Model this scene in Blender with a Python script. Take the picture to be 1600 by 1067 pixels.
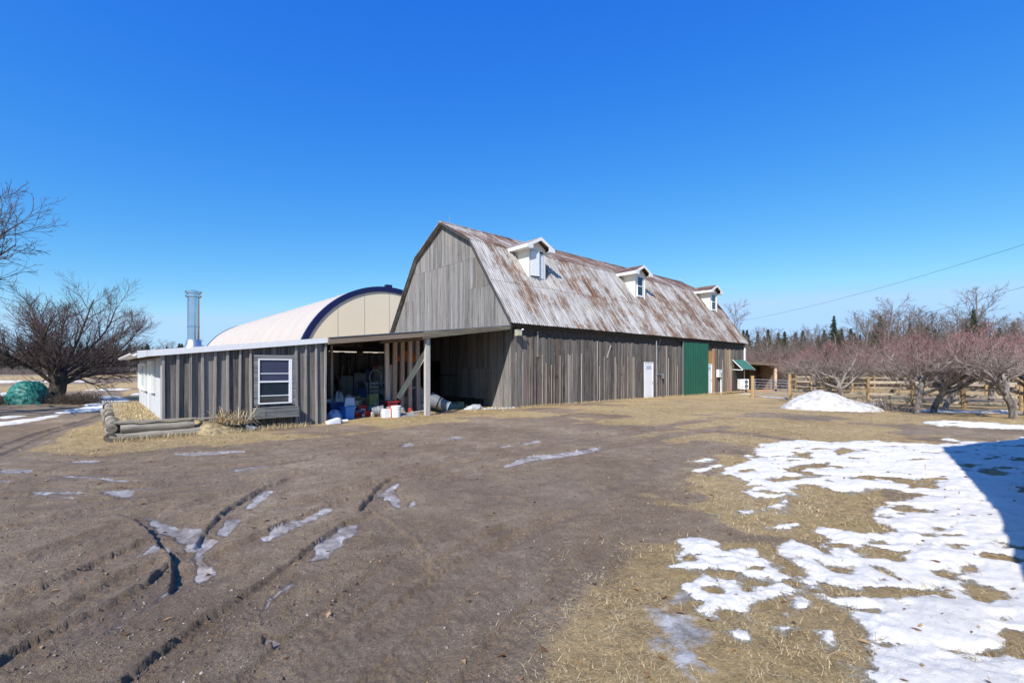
import bpy, math, random
import numpy as np
from mathutils import Vector, Matrix

# ------------------------------------------------------------------ clear
for o in list(bpy.data.objects):
    bpy.data.objects.remove(o, do_unlink=True)
scene = bpy.context.scene
COL = scene.collection
random.seed(7)
RNG = np.random.default_rng(7)
R = math.radians

# ------------------------------------------------------------------ camera
CAM_H = 1.72
cd = bpy.data.cameras.new('camera')
cam = bpy.data.objects.new('camera', cd)
COL.objects.link(cam)
cam.location = (0, 0, CAM_H)
cam.rotation_euler = (R(90), 0, 0)
cd.sensor_width = 36
cd.lens = 16.2
cd.shift_y = 0.026
cd.clip_start = 0.05
cd.clip_end = 3000
scene.camera = cam

# ------------------------------------------------------------------ sky and sun
SUN_DIR = Vector((0.4085, 1.0405, -0.97)).normalized()      # the way the light travels
world = bpy.data.worlds.new('World')
scene.world = world
world.use_nodes = True
wn = world.node_tree.nodes
wl = world.node_tree.links
wn.clear()
wo = wn.new('ShaderNodeOutputWorld')
bg = wn.new('ShaderNodeBackground')
sky = wn.new('ShaderNodeTexSky')
sky.sky_type = 'NISHITA'
sky.sun_disc = False
sky.sun_elevation = math.asin(-SUN_DIR.z)
sky.sun_rotation = R(201.4)
sky.altitude = 300
sky.air_density = 1.0
sky.dust_density = 0.15
sky.ozone_density = 3.0
# the photograph's deep polarised blue: one response curve per channel
sep = wn.new('ShaderNodeSeparateColor'); com = wn.new('ShaderNodeCombineColor')
wl.new(sky.outputs[0], sep.inputs[0])
for ci, (gain, gam) in enumerate(((0.205, 1.80), (0.78, 1.0), (3.5, 0.27))):
    pw = wn.new('ShaderNodeMath'); pw.operation = 'POWER'; pw.inputs[1].default_value = gam
    ml = wn.new('ShaderNodeMath'); ml.operation = 'MULTIPLY'; ml.inputs[1].default_value = gain
    wl.new(sep.outputs[ci], pw.inputs[0]); wl.new(pw.outputs[0], ml.inputs[0])
    if ci != 1: wl.new(ml.outputs[0], com.inputs[ci])
    if ci == 0: red_out = ml
    if ci == 1:
        green_out = wn.new('ShaderNodeMath'); green_out.operation = 'MINIMUM'; green_out.inputs[1].default_value = 4.2
        wl.new(ml.outputs[0], green_out.inputs[0]); wl.new(green_out.outputs[0], com.inputs[1])
half = wn.new('ShaderNodeMath'); half.operation = 'MULTIPLY'; half.inputs[1].default_value = 0.63
low = wn.new('ShaderNodeMath'); low.operation = 'MINIMUM'
wl.new(green_out.outputs[0], half.inputs[0]); wl.new(red_out.outputs[0], low.inputs[0]); wl.new(half.outputs[0], low.inputs[1])
wl.new(low.outputs[0], com.inputs[0])
wl.new(com.outputs[0], bg.inputs['Color'])
bg.inputs['Strength'].default_value = 0.13
wl.new(bg.outputs[0], wo.inputs['Surface'])

sd = bpy.data.lights.new('sun', 'SUN')
sun = bpy.data.objects.new('sun', sd)
COL.objects.link(sun)
sd.energy = 4.6
sd.angle = R(0.53)
sd.color = (1.0, 0.955, 0.89)
sun.rotation_euler = SUN_DIR.to_track_quat('-Z', 'Y').to_euler()
sun.location = (-20, -30, 40)

scene.view_settings.view_transform = 'Standard'
scene.view_settings.look = 'None'
scene.view_settings.gamma = 1
scene.view_settings.exposure = 0.42
scene.view_settings.use_curve_mapping = False
scene.render.engine = 'CYCLES'

# ------------------------------------------------------------------ frames
CS, SN = math.cos(R(42)), math.sin(R(42))
Y0 = 19.7
# barn frame: x = s along the long wall (away, right), y = t along the gable (away, left)
F = Matrix.Translation((0, Y0, 0)) @ Matrix.Rotation(R(42), 4, 'Z')
I4 = Matrix.Identity(4)
FPX = 720.0


def B(s, t, z=0.0):
    return F @ Vector((s, t, z))


def GP(px, py, z=0.0):                      # photo pixel -> point on the ground
    y = (CAM_H - z) * FPX / (py - 575.0)
    return ((px - 800.0) / FPX * y, y)


def AT(px, py, y):                          # photo pixel at a known distance
    return Vector(((px - 800.0) / FPX * y, y, CAM_H - (py - 575.0) / FPX * y))


WM = {}                                     # own record of each object's world matrix


def tag(o, label=None, cat=None, group=None, kind=None):
    if label: o['label'] = label
    if cat: o['category'] = cat
    if group: o['group'] = group
    if kind: o['kind'] = kind
    return o


def empty(name, M, label, cat, group=None):
    o = bpy.data.objects.new(name, None)
    o.empty_display_size = 0.2
    COL.objects.link(o)
    o.matrix_basis = M
    WM[o] = M.copy()
    return tag(o, label, cat, group)


def link_mesh(name, me, parent=None, M=None):
    o = bpy.data.objects.new(name, me)
    COL.objects.link(o)
    if parent is not None:
        o.parent = parent
    M = M if M is not None else I4
    o.matrix_basis = M
    WM[o] = (WM[parent] @ M) if parent is not None else M.copy()
    return o


class MB:
    """collects shapes in one frame and builds ONE mesh object"""

    def __init__(self, frame=None):
        self.v = []
        self.f = []
        self.fr = frame if frame is not None else I4

    def add(self, vs, fs):
        n = len(self.v)
        self.v += [tuple(p) for p in vs]
        self.f += [tuple(i + n for i in q) for q in fs]
        return self

    def box(self, x0, x1, y0, y1, z0, z1):
        return self.add([(x0, y0, z0), (x1, y0, z0), (x1, y1, z0), (x0, y1, z0),
                         (x0, y0, z1), (x1, y0, z1), (x1, y1, z1), (x0, y1, z1)],
                        [(0, 3, 2, 1), (4, 5, 6, 7), (0, 1, 5, 4), (1, 2, 6, 5), (2, 3, 7, 6), (3, 0, 4, 7)])

    def hexa(self, p):                       # eight points, bottom ring then top ring
        return self.add(p, [(0, 3, 2, 1), (4, 5, 6, 7), (0, 1, 5, 4), (1, 2, 6, 5), (2, 3, 7, 6), (3, 0, 4, 7)])

    def bar(self, a, b, w, h, up=(0, 0, 1)):
        a, b = Vector(a), Vector(b)
        d = (b - a).normalized()
        u = Vector(up)
        sx = d.cross(u)
        if sx.length < 1e-4:
            sx = d.cross(Vector((1, 0, 0)))
        sx.normalize()
        uz = sx.cross(d).normalized()
        c = []
        for p in (a, b):
            for i, j in ((-1, -1), (1, -1), (1, 1), (-1, 1)):
                c.append(p + sx * (w / 2 * i) + uz * (h / 2 * j))
        return self.hexa(c)

    def tube(self, pts, rads, k=8, caps=True):
        pts = [Vector(p) for p in pts]
        if not hasattr(rads, '__len__'):
            rads = [rads] * len(pts)
        vs, fs = [], []
        prev = None
        for i, p in enumerate(pts):
            d = (pts[min(i + 1, len(pts) - 1)] - pts[max(i - 1, 0)])
            if d.length < 1e-7: d = Vector((0, 0, 1))
            d.normalize()
            if prev is None:
                a = d.cross(Vector((0, 0, 1)))
                if a.length < 1e-3: a = d.cross(Vector((1, 0, 0)))
            else:
                a = prev - d * prev.dot(d)
            a.normalize()
            prev = a
            b = d.cross(a)
            for j in range(k):
                an = 2 * math.pi * j / k
                vs.append(p + (a * math.cos(an) + b * math.sin(an)) * rads[i])
        n = len(pts)
        for i in range(n - 1):
            for j in range(k):
                j2 = (j + 1) % k
                fs.append((i * k + j, i * k + j2, (i + 1) * k + j2, (i + 1) * k + j))
        if caps:
            fs.append(tuple(range(k - 1, -1, -1)))
            fs.append(tuple((n - 1) * k + j for j in range(k)))
        return self.add(vs, fs)

    def lathe(self, prof, c=(0, 0, 0), k=20):      # prof: (r, z)
        vs, fs = [], []
        for r, z in prof:
            for j in range(k):
                an = 2 * math.pi * j / k
                vs.append((c[0] + r * math.cos(an), c[1] + r * math.sin(an), c[2] + z))
        for i in range(len(prof) - 1):
            for j in range(k):
                j2 = (j + 1) % k
                fs.append((i * k + j, i * k + j2, (i + 1) * k + j2, (i + 1) * k + j))
        return self.add(vs, fs)

    def prism(self, poly, axis, a0, a1):          # poly: 2D points in the other two axes
        n = len(poly)
        vs = []
        for a in (a0, a1):
            for p in poly:
                if axis == 'x': vs.append((a, p[0], p[1]))
                elif axis == 'y': vs.append((p[0], a, p[1]))
                else: vs.append((p[0], p[1], a))
        fs = [tuple(range(n)), tuple(range(2 * n - 1, n - 1, -1))]
        for i in range(n):
            j = (i + 1) % n
            fs.append((i, j, n + j, n + i))
        return self.add(vs, fs)

    def xf(self, M):
        self.v = [tuple(M @ Vector(p)) for p in self.v]
        return self

    def build(self, name, mat, parent=None, origin=None, smooth=False, fix=True):
        if parent is not None:
            T = WM[parent].inverted() @ self.fr
            vs = [T @ Vector(p) for p in self.v]
            M = I4
        else:
            if origin is None:
                w = [self.fr @ Vector(p) for p in self.v]
                origin = Vector((sum(p.x for p in w) / len(w), sum(p.y for p in w) / len(w), min(p.z for p in w)))
            M = Matrix.Translation(origin) @ self.fr.to_3x3().to_4x4()
            T = M.inverted() @ self.fr
            vs = [T @ Vector(p) for p in self.v]
        me = bpy.data.meshes.new(name)
        me.from_pydata(vs, [], self.f)
        if fix:
            import bmesh
            bm = bmesh.new(); bm.from_mesh(me)
            bmesh.ops.recalc_face_normals(bm, faces=bm.faces)
            bm.to_mesh(me); bm.free()
        if smooth:
            me.polygons.foreach_set('use_smooth', [True] * len(me.polygons))
        me.materials.append(mat)
        o = link_mesh(name, me, parent, M if parent is None else I4)
        return o


def smooth_by_angle(o, deg=40):
    me = o.data
    me.polygons.foreach_set('use_smooth', [True] * len(me.polygons))
    try:
        me.set_sharp_from_angle(angle=R(deg))
    except Exception:
        pass


# ------------------------------------------------------------------ noise in numpy
def _hash(ix, iy, seed):
    h = (ix.astype(np.int64) * 374761393 + iy.astype(np.int64) * 668265263 + seed * 974634777) & 0xFFFFFFFF
    h = ((h ^ (h >> 13)) * 1274126177) & 0xFFFFFFFF
    h = h ^ (h >> 16)
    return (h & 0xFFFF) / 65535.0


def vnoise(x, y, seed=0):
    ix = np.floor(x); iy = np.floor(y)
    fx = x - ix; fy = y - iy
    fx = fx * fx * (3 - 2 * fx); fy = fy * fy * (3 - 2 * fy)
    a = _hash(ix, iy, seed); b = _hash(ix + 1, iy, seed)
    c = _hash(ix, iy + 1, seed); d = _hash(ix + 1, iy + 1, seed)
    return (a + (b - a) * fx) * (1 - fy) + (c + (d - c) * fx) * fy


def fbm(x, y, f, octv=4, seed=0, gain=0.5):
    t = np.zeros_like(x); a = 1.0; n = 0
    for i in range(octv):
        c, s_ = math.cos(i * 1.1 + 0.3), math.sin(i * 1.1 + 0.3)
        t += a * vnoise((x * c - y * s_) * f + i * 17.3, (x * s_ + y * c) * f - i * 9.1, seed + i)
        n += a; a *= gain; f *= 2.03
    return t / n * 2 - 1


def sst(a, b, x):
    t = np.clip((x - a) / (b - a), 0, 1)
    return t * t * (3 - 2 * t)


def seg_dist(x, y, pts):
    """distance to polyline, signed side, and parameter 0..1"""
    best = np.full(x.shape, 1e9); side = np.zeros(x.shape); par = np.zeros(x.shape)
    n = len(pts) - 1
    for i in range(n):
        ax, ay = pts[i]; bx, by = pts[i + 1]
        dx, dy = bx - ax, by - ay
        L2 = dx * dx + dy * dy + 1e-9
        t = np.clip(((x - ax) * dx + (y - ay) * dy) / L2, 0, 1)
        qx = x - ax - t * dx; qy = y - ay - t * dy
        d = np.sqrt(qx * qx + qy * qy)
        m = d < best
        best = np.where(m, d, best)
        side = np.where(m, np.sign(dx * qy - dy * qx), side)
        par = np.where(m, (i + t) / n, par)
    return best, side, par


def poly_sdf(x, y, pts):
    """positive inside"""
    d, _, _ = seg_dist(x, y, list(pts) + [pts[0]])
    inside = np.zeros(x.shape, bool)
    n = len(pts)
    for i in range(n):
        ax, ay = pts[i]; bx, by = pts[(i + 1) % n]
        if ay == by: continue
        c = ((ay > y) != (by > y)) & (x < (bx - ax) * (y - ay) / (by - ay) + ax)
        inside ^= c
    return np.where(inside, d, -d)


# ------------------------------------------------------------------ materials
def nodemat(name):
    m = bpy.data.materials.new(name)
    m.use_nodes = True
    nt = m.node_tree
    p = nt.nodes['Principled BSDF']
    return m, nt, nt.nodes, nt.links, p


def simple(name, col, rough=0.6, metal=0.0, var=0.12, scale=6.0, bump=0.0, spec=0.5, dirt=None):
    m, nt, n, l, p = nodemat(name)
    tc = n.new('ShaderNodeTexCoord')
    nz = n.new('ShaderNodeTexNoise')
    nz.inputs['Scale'].default_value = scale
    nz.inputs['Detail'].default_value = 6
    nz.inputs['Roughness'].default_value = 0.65
    l.new(tc.outputs['Object'], nz.inputs['Vector'])
    cr = n.new('ShaderNodeValToRGB')
    e = cr.color_ramp.elements
    c0 = [max(0, c * (1 - var)) for c in col]; c1 = [min(1, c * (1 + var)) for c in col]
    if dirt: c0 = dirt
    e[0].position = 0.32; e[0].color = (*c0, 1)
    e[1].position = 0.62; e[1].color = (*c1, 1)
    l.new(nz.outputs['Fac'], cr.inputs['Fac'])
    l.new(cr.outputs['Color'], p.inputs['Base Color'])
    p.inputs['Roughness'].default_value = rough
    p.inputs['Metallic'].default_value = metal
    p.inputs['Specular IOR Level'].default_value = spec
    if bump:
        b = n.new('ShaderNodeBump')
        b.inputs['Strength'].default_value = bump
        b.inputs['Distance'].default_value = 0.02
        l.new(nz.outputs['Fac'], b.inputs['Height'])
        l.new(b.outputs['Normal'], p.inputs['Normal'])
    return m


def ramp(n, stops):
    cr = n.new('ShaderNodeValToRGB')
    e = cr.color_ramp.elements
    while len(e) < len(stops):
        e.new(0.5)
    for i, (pos, c) in enumerate(stops):
        e[i].position = pos
        e[i].color = (*c, 1) if len(c) == 3 else c
    return cr


def mapping(n, l, src, scale=(1, 1, 1), loc=None):
    mp = n.new('ShaderNodeMapping')
    mp.inputs['Scale'].default_value = scale
    l.new(src, mp.inputs['Vector'])
    return mp


def noise(n, l, vec, scale, detail=5, rough=0.6, dist=0.0):
    z = n.new('ShaderNodeTexNoise')
    z.inputs['Scale'].default_value = scale
    z.inputs['Detail'].default_value = detail
    z.inputs['Roughness'].default_value = rough
    z.inputs['Distortion'].default_value = dist
    l.new(vec, z.inputs['Vector'])
    return z


def mixc(n, l, fac, a, b, mode='MIX'):
    m = n.new('ShaderNodeMix')
    m.data_type = 'RGBA'
    m.blend_type = mode
    for sock, v in ((m.inputs[0], fac), (m.inputs[6], a), (m.inputs[7], b)):
        if hasattr(v, 'default_value') or hasattr(v, 'links'):
            l.new(v, sock)
        elif isinstance(v, (int, float)):
            sock.default_value = v
        else:
            sock.default_value = (*v, 1)
    return m.outputs[2]


def math_(n, l, op, a, b=None, clamp=False):
    m = n.new('ShaderNodeMath')
    m.operation = op
    m.use_clamp = clamp
    for i, v in enumerate((a, b)):
        if v is None: continue
        if isinstance(v, (int, float)): m.inputs[i].default_value = v
        else: l.new(v, m.inputs[i])
    return m.outputs[0]


BARN = empty('barn', F, 'long weathered grey timber barn with a rusty metal gambrel roof and three white dormers', 'barn')


def wood(name, dark, light, brown=None, brown_amt=0.25, grain=30.0, axis='z', rough=0.85, ref=True, contrast=1.0):
    """weathered boards: grain runs along one axis of the barn frame; each piece has its own tone"""
    m, nt, n, l, p = nodemat(name)
    tc = n.new('ShaderNodeTexCoord')
    if ref: tc.object = BARN
    oi = n.new('ShaderNodeObjectInfo')
    sc = {'z': (grain, grain, grain * 0.035), 'x': (grain * 0.035, grain, grain), 'y': (grain, grain * 0.035, grain)}[axis]
    add = n.new('ShaderNodeVectorMath'); add.operation = 'ADD'
    rv = n.new('ShaderNodeCombineXYZ')
    r10 = math_(n, l, 'MULTIPLY', oi.outputs['Random'], 37.0)
    for i in range(3): l.new(r10, rv.inputs[i])
    l.new(tc.outputs['Object'], add.inputs[0]); l.new(rv.outputs[0], add.inputs[1])
    mp = mapping(n, l, add.outputs[0], sc)
    g1 = noise(n, l, mp.outputs[0], 1.0, 8, 0.7, 0.6)
    sc2 = tuple(v * 0.22 for v in sc)
    mp2 = mapping(n, l, add.outputs[0], sc2)
    g2 = noise(n, l, mp2.outputs[0], 1.0, 4, 0.6, 1.2)
    fine = noise(n, l, tc.outputs['Object'], 9.0, 5, 0.7)
    a = math_(n, l, 'MULTIPLY', g1.outputs['Fac'], 0.62)
    b = math_(n, l, 'MULTIPLY', g2.outputs['Fac'], 0.35)
    c = math_(n, l, 'MULTIPLY', fine.outputs['Fac'], 0.08)
    s = math_(n, l, 'ADD', math_(n, l, 'ADD', a, b), c)
    rr = math_(n, l, 'MULTIPLY', math_(n, l, 'SUBTRACT', oi.outputs['Random'], 0.5), 0.22 * contrast)
    s = math_(n, l, 'ADD', s, rr)
    cr = ramp(n, [(0.30, [v * 0.35 for v in dark]), (0.42, dark), (0.56, [(x + y) / 2 for x, y in zip(dark, light)]), (0.72, light)])
    l.new(s, cr.inputs['Fac'])
    out = cr.outputs['Color']
    if brown:
        bn = noise(n, l, mapping(n, l, add.outputs[0], tuple(v * 0.1 for v in sc)).outputs[0], 1.0, 4, 0.6)
        w = math_(n, l, 'MULTIPLY', math_(n, l, 'SUBTRACT', bn.outputs['Fac'], 0.5), 5.0, True)
        fr = math_(n, l, 'FRACT', math_(n, l, 'MULTIPLY', oi.outputs['Random'], 7.31))
        w2 = math_(n, l, 'MULTIPLY', math_(n, l, 'GREATER_THAN', fr, 1 - brown_amt), 0.6)
        w = math_(n, l, 'MAXIMUM', math_(n, l, 'MULTIPLY', w, brown_amt * 1.6), w2)
        out = mixc(n, l, w, out, mixc(n, l, 1.0, out, brown, 'MULTIPLY'))
    l.new(out, p.inputs['Base Color'])
    p.inputs['Roughness'].default_value = rough
    p.inputs['Specular IOR Level'].default_value = 0.2
    bu = n.new('ShaderNodeBump')
    bu.inputs['Strength'].default_value = 0.55
    bu.inputs['Distance'].default_value = 0.012
    l.new(s, bu.inputs['Height'])
    l.new(bu.outputs['Normal'], p.inputs['Normal'])
    return m


M = {}
M['gable'] = wood('weathered_gable_wood', (0.12, 0.112, 0.105), (0.37, 0.35, 0.335), (0.97, 0.86, 0.75), 0.05, contrast=0.5)
M['wall'] = wood('weathered_wall_wood', (0.048, 0.040, 0.034), (0.30, 0.268, 0.24), (1.0, 0.78, 0.62), 0.06, contrast=0.45)
M['shed'] = wood('weathered_shed_wood', (0.062, 0.055, 0.050), (0.31, 0.285, 0.26), (0.95, 0.85, 0.75), 0.1, grain=22, contrast=0.8)
M['strip'] = wood('pale_strip_wood', (0.16, 0.14, 0.125), (0.52, 0.48, 0.43), (1, .75, .5), .15, contrast=1.2)
M['batten'] = wood('batten_wood', (0.18, 0.16, 0.14), (0.46, 0.42, 0.38), contrast=0.6)
M['endwall'] = wood('pale_painted_wood', (0.42, 0.43, 0.45), (0.70, 0.70, 0.71), contrast=0.4)
M['beam'] = wood('brown_beam_wood', (0.10, 0.075, 0.055), (0.26, 0.20, 0.15), axis='x')
M['beam2'] = wood('olive_beam_wood', (0.14, 0.12, 0.085), (0.33, 0.29, 0.21), axis='x')
M['stud'] = wood('rough_stud_wood', (0.36, 0.28, 0.23), (0.78, 0.66, 0.56), (1, .75, .55), 0.3)
M['brace'] = wood('pale_olive_wood', (0.34, 0.31, 0.22), (0.66, 0.62, 0.48), ref=False, grain=12)
M['post'] = wood('pale_post_wood', (0.36, 0.34, 0.31), (0.66, 0.63, 0.58), contrast=0.5)
M['newwood'] = wood('fresh_orange_wood', (0.32, 0.15, 0.06), (0.58, 0.33, 0.15), contrast=0.8)
M['tanwood'] = wood('tan_board_wood', (0.30, 0.21, 0.12), (0.52, 0.40, 0.26), contrast=0.8)
M['fencepost'] = wood('fence_post_wood', (0.26, 0.16, 0.07), (0.52, 0.37, 0.20), ref=False, grain=20, contrast=0.8)
M['fencerail'] = wood('fence_rail_wood', (0.27, 0.22, 0.16), (0.56, 0.48, 0.37), axis='x', ref=False, grain=20)
M['log'] = wood('old_log_wood', (0.09, 0.075, 0.055), (0.46, 0.41, 0.33), axis='x', grain=18, contrast=1.0)
M['sill'] = wood('sill_box_wood', (0.16, 0.16, 0.155), (0.42, 0.41, 0.39), axis='x')
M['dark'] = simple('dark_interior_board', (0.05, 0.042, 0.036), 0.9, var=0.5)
M['white'] = simple('white_trim_paint', (0.80, 0.79, 0.77), 0.45, var=0.05, scale=12)
M['cream'] = simple('cream_dormer_siding', (0.78, 0.74, 0.66), 0.5, var=0.05, scale=8)
M['vinyl'] = simple('white_vinyl', (0.82, 0.82, 0.82), 0.35, var=0.03)
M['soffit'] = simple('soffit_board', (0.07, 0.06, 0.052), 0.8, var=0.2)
M['silver'] = simple('stainless_pipe', (0.62, 0.63, 0.65), 0.09, 1.0, var=0.06, scale=3)
M['galv'] = simple('galvanised_metal', (0.55, 0.56, 0.57), 0.4, 0.9, var=0.15)
M['greend'] = simple('green_painted_metal', (0.006, 0.092, 0.05), 0.45, var=0.10, scale=3)
M['greena'] = simple('faded_green_metal', (0.06, 0.17, 0.125), 0.45, var=0.10, scale=4)
M['navy'] = simple('navy_fabric_trim', (0.006, 0.010, 0.065), 0.5, var=0.1)
M['grey'] = simple('grey_plastic', (0.28, 0.29, 0.31), 0.5)
M['black'] = simple('black_plastic', (0.02, 0.02, 0.022), 0.5)
M['bluebin'] = simple('bright_blue_plastic', (0.03, 0.22, 0.62), 0.4)
M['dkblue'] = simple('dark_blue_plastic', (0.015, 0.05, 0.20), 0.5)
M['red'] = simple('red_plastic', (0.55, 0.03, 0.02), 0.4)
M['dkred'] = simple('dark_red_paint', (0.32, 0.03, 0.03), 0.6)
M['orange'] = simple('bright_orange_plastic', (0.85, 0.19, 0.02), 0.5, var=0.06)
M['bag'] = simple('pale_blue_bag', (0.42, 0.46, 0.66), 0.55, bump=0.4)
M['paper'] = simple('crumpled_white_bag', (0.42, 0.42, 0.44), 0.6, bump=0.5, scale=18, var=0.3)
M['yelbox'] = simple('yellow_patterned_sack', (0.45, 0.42, 0.16), 0.7, scale=28, var=0.5, dirt=(0.10, 0.11, 0.06))
M['pail'] = simple('white_pail_plastic', (0.82, 0.82, 0.80), 0.4, var=0.03)
M['stone'] = simple('pale_stone', (0.38, 0.36, 0.33), 0.85, bump=0.6, var=0.3)
M['tarp_rope'] = simple('dark_rope', (0.02, 0.05, 0.045), 0.8)
M['wire'] = simple('wire_black', (0.03, 0.03, 0.035), 0.6)
M['clear'] = simple('translucent_bin', (0.17, 0.18, 0.195), 0.4, var=0.1)
M['siding'] = simple('house_siding', (0.6, 0.58, 0.54), 0.6)
M['shingle'] = simple('house_shingles', (0.09, 0.085, 0.08), 0.9, var=0.3)


def glass_mat(name, tint=(0.02, 0.025, 0.03)):
    m, nt, n, l, p = nodemat(name)
    p.inputs['Base Color'].default_value = (*tint, 1)
    p.inputs['Roughness'].default_value = 0.04
    p.inputs['Specular IOR Level'].default_value = 0.9
    tc = n.new('ShaderNodeTexCoord')
    z = noise(n, l, tc.outputs['Object'], 1.3, 2)
    b = n.new('ShaderNodeBump'); b.inputs['Strength'].default_value = 0.06
    l.new(z.outputs['Fac'], b.inputs['Height']); l.new(b.outputs['Normal'], p.inputs['Normal'])
    return m


def streaky(name, col, col2):
    m, nt, n, l, p = nodemat(name)
    tc = n.new('ShaderNodeTexCoord'); tc.object = BARN
    z = noise(n, l, mapping(n, l, tc.outputs['Object'], (9, 9, 0.7)).outputs[0], 1.0, 6, 0.7)
    z2 = noise(n, l, tc.outputs['Object'], 1.4, 5, 0.65)
    cr = ramp(n, [(0.34, col2), (0.5, col), (0.68, [min(1, c * 1.35 + .004) for c in col])])
    l.new(math_(n, l, 'ADD', math_(n, l, 'MULTIPLY', z.outputs[0], .6), math_(n, l, 'MULTIPLY', z2.outputs[0], .4)), cr.inputs[0])
    l.new(cr.outputs[0], p.inputs['Base Color'])
    p.inputs['Roughness'].default_value = 0.5
    return m


M['greend'] = streaky('green_painted_metal_sheet', (0.006, 0.088, 0.048), (0.012, 0.065, 0.040))
M['glass'] = glass_mat('window_glass')


def fabric_mat(name, col, transl):
    m, nt, n, l, p = nodemat(name)
    tc = n.new('ShaderNodeTexCoord'); tc.object = BARN
    z = noise(n, l, tc.outputs['Object'], 0.35, 6, 0.6)
    cr = ramp(n, [(0.3, [c * 0.93 for c in col]), (0.7, col)])
    l.new(z.outputs['Fac'], cr.inputs['Fac'])
    l.new(cr.outputs[0], p.inputs['Base Color'])
    p.inputs['Roughness'].default_value = 0.5
    t = n.new('ShaderNodeBsdfTranslucent')
    l.new(cr.outputs[0], t.inputs['Color'])
    mx = n.new('ShaderNodeMixShader'); mx.inputs[0].default_value = transl
    l.new(p.outputs[0], mx.inputs[1]); l.new(t.outputs[0], mx.inputs[2])
    l.new(mx.outputs[0], n['Material Output'].inputs['Surface'])
    return m


M['fabric'] = fabric_mat('arena_roof_fabric', (0.57, 0.495, 0.415), 0.03)
M['fabric2'] = fabric_mat('arena_end_fabric', (0.93, 0.80, 0.58), 0.12)


def roof_mat():
    m, nt, n, l, p = nodemat('rusty_corrugated_metal')
    tc = n.new('ShaderNodeTexCoord'); tc.object = BARN
    oi = n.new('ShaderNodeObjectInfo')
    # streaks run down the slope: stretched in t and z
    st = noise(n, l, mapping(n, l, tc.outputs['Object'], (2.6, 0.30, 0.30)).outputs[0], 1.0, 8, 0.74, 0.5)
    big = noise(n, l, mapping(n, l, tc.outputs['Object'], (0.55, 0.5, 0.5)).outputs[0], 1.0, 4, 0.6)
    fine = noise(n, l, mapping(n, l, tc.outputs['Object'], (14, 3.5, 3.5)).outputs[0], 1.0, 6, 0.75)
    s = math_(n, l, 'ADD', math_(n, l, 'MULTIPLY', st.outputs['Fac'], 0.55), math_(n, l, 'MULTIPLY', big.outputs['Fac'], 0.45))
    s = math_(n, l, 'ADD', s, math_(n, l, 'MULTIPLY', math_(n, l, 'SUBTRACT', fine.outputs['Fac'], 0.5), 0.42))
    s = math_(n, l, 'ADD', s, math_(n, l, 'MULTIPLY', math_(n, l, 'SUBTRACT', oi.outputs['Random'], 0.5), 0.06))
    # along the barn the rust gets heavier
    sx = n.new('ShaderNodeSeparateXYZ'); l.new(tc.outputs['Object'], sx.inputs[0])
    al = math_(n, l, 'SUBTRACT', math_(n, l, 'MULTIPLY', sx.outputs[0], 0.0028), 0.010)
    s = math_(n, l, 'ADD', s, al)
    # the upper slope, nearly flat and wetter, is the rustiest
    up = math_(n, l, 'MULTIPLY', math_(n, l, 'GREATER_THAN', sx.outputs[2], 7.72), 0.055)
    s = math_(n, l, 'ADD', s, up)
    cr = ramp(n, [(0.40, (0.50, 0.475, 0.44)), (0.505, (0.43, 0.41, 0.38)), (0.545, (0.31, 0.25, 0.20)),
                  (0.60, (0.215, 0.125, 0.078)), (0.72, (0.10, 0.058, 0.042))])
    l.new(s, cr.inputs['Fac'])
    # pale zinc streaks
    zs = noise(n, l, mapping(n, l, tc.outputs['Object'], (22, 0.9, 0.9)).outputs[0], 1.0, 5, 0.7)
    zr = ramp(n, [(0.36, (0.42, 0.40, 0.38)), (0.47, (0.80, 0.79, 0.78)), (0.62, (1.14, 1.13, 1.12))])
    l.new(zs.outputs['Fac'], zr.inputs['Fac'])
    out = mixc(n, l, 1.0, cr.outputs[0], zr.outputs[0], 'MULTIPLY')
    l.new(out, p.inputs['Base Color'])
    p.inputs['Metallic'].default_value = 0.15
    p.inputs['Roughness'].default_value = 0.6
    p.inputs['Specular IOR Level'].default_value = 0.3
    return m


M['roof'] = roof_mat()


def bark_mat(name, a, b, ref=None):
    m, nt, n, l, p = nodemat(name)
    tc = n.new('ShaderNodeTexCoord')
    z = noise(n, l, mapping(n, l, tc.outputs['Object'], (7, 7, 2.5)).outputs[0], 1.0, 7, 0.75, 0.6)
    cr = ramp(n, [(0.36, a), (0.62, b)])
    l.new(z.outputs['Fac'], cr.inputs['Fac'])
    l.new(cr.outputs[0], p.inputs['Base Color'])
    p.inputs['Roughness'].default_value = 0.9
    p.inputs['Specular IOR Level'].default_value = 0.15
    bu = n.new('ShaderNodeBump'); bu.inputs['Strength'].default_value = 0.9; bu.inputs['Distance'].default_value = 0.04
    l.new(z.outputs['Fac'], bu.inputs['Height']); l.new(bu.outputs[0], p.inputs['Normal'])
    return m


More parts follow.
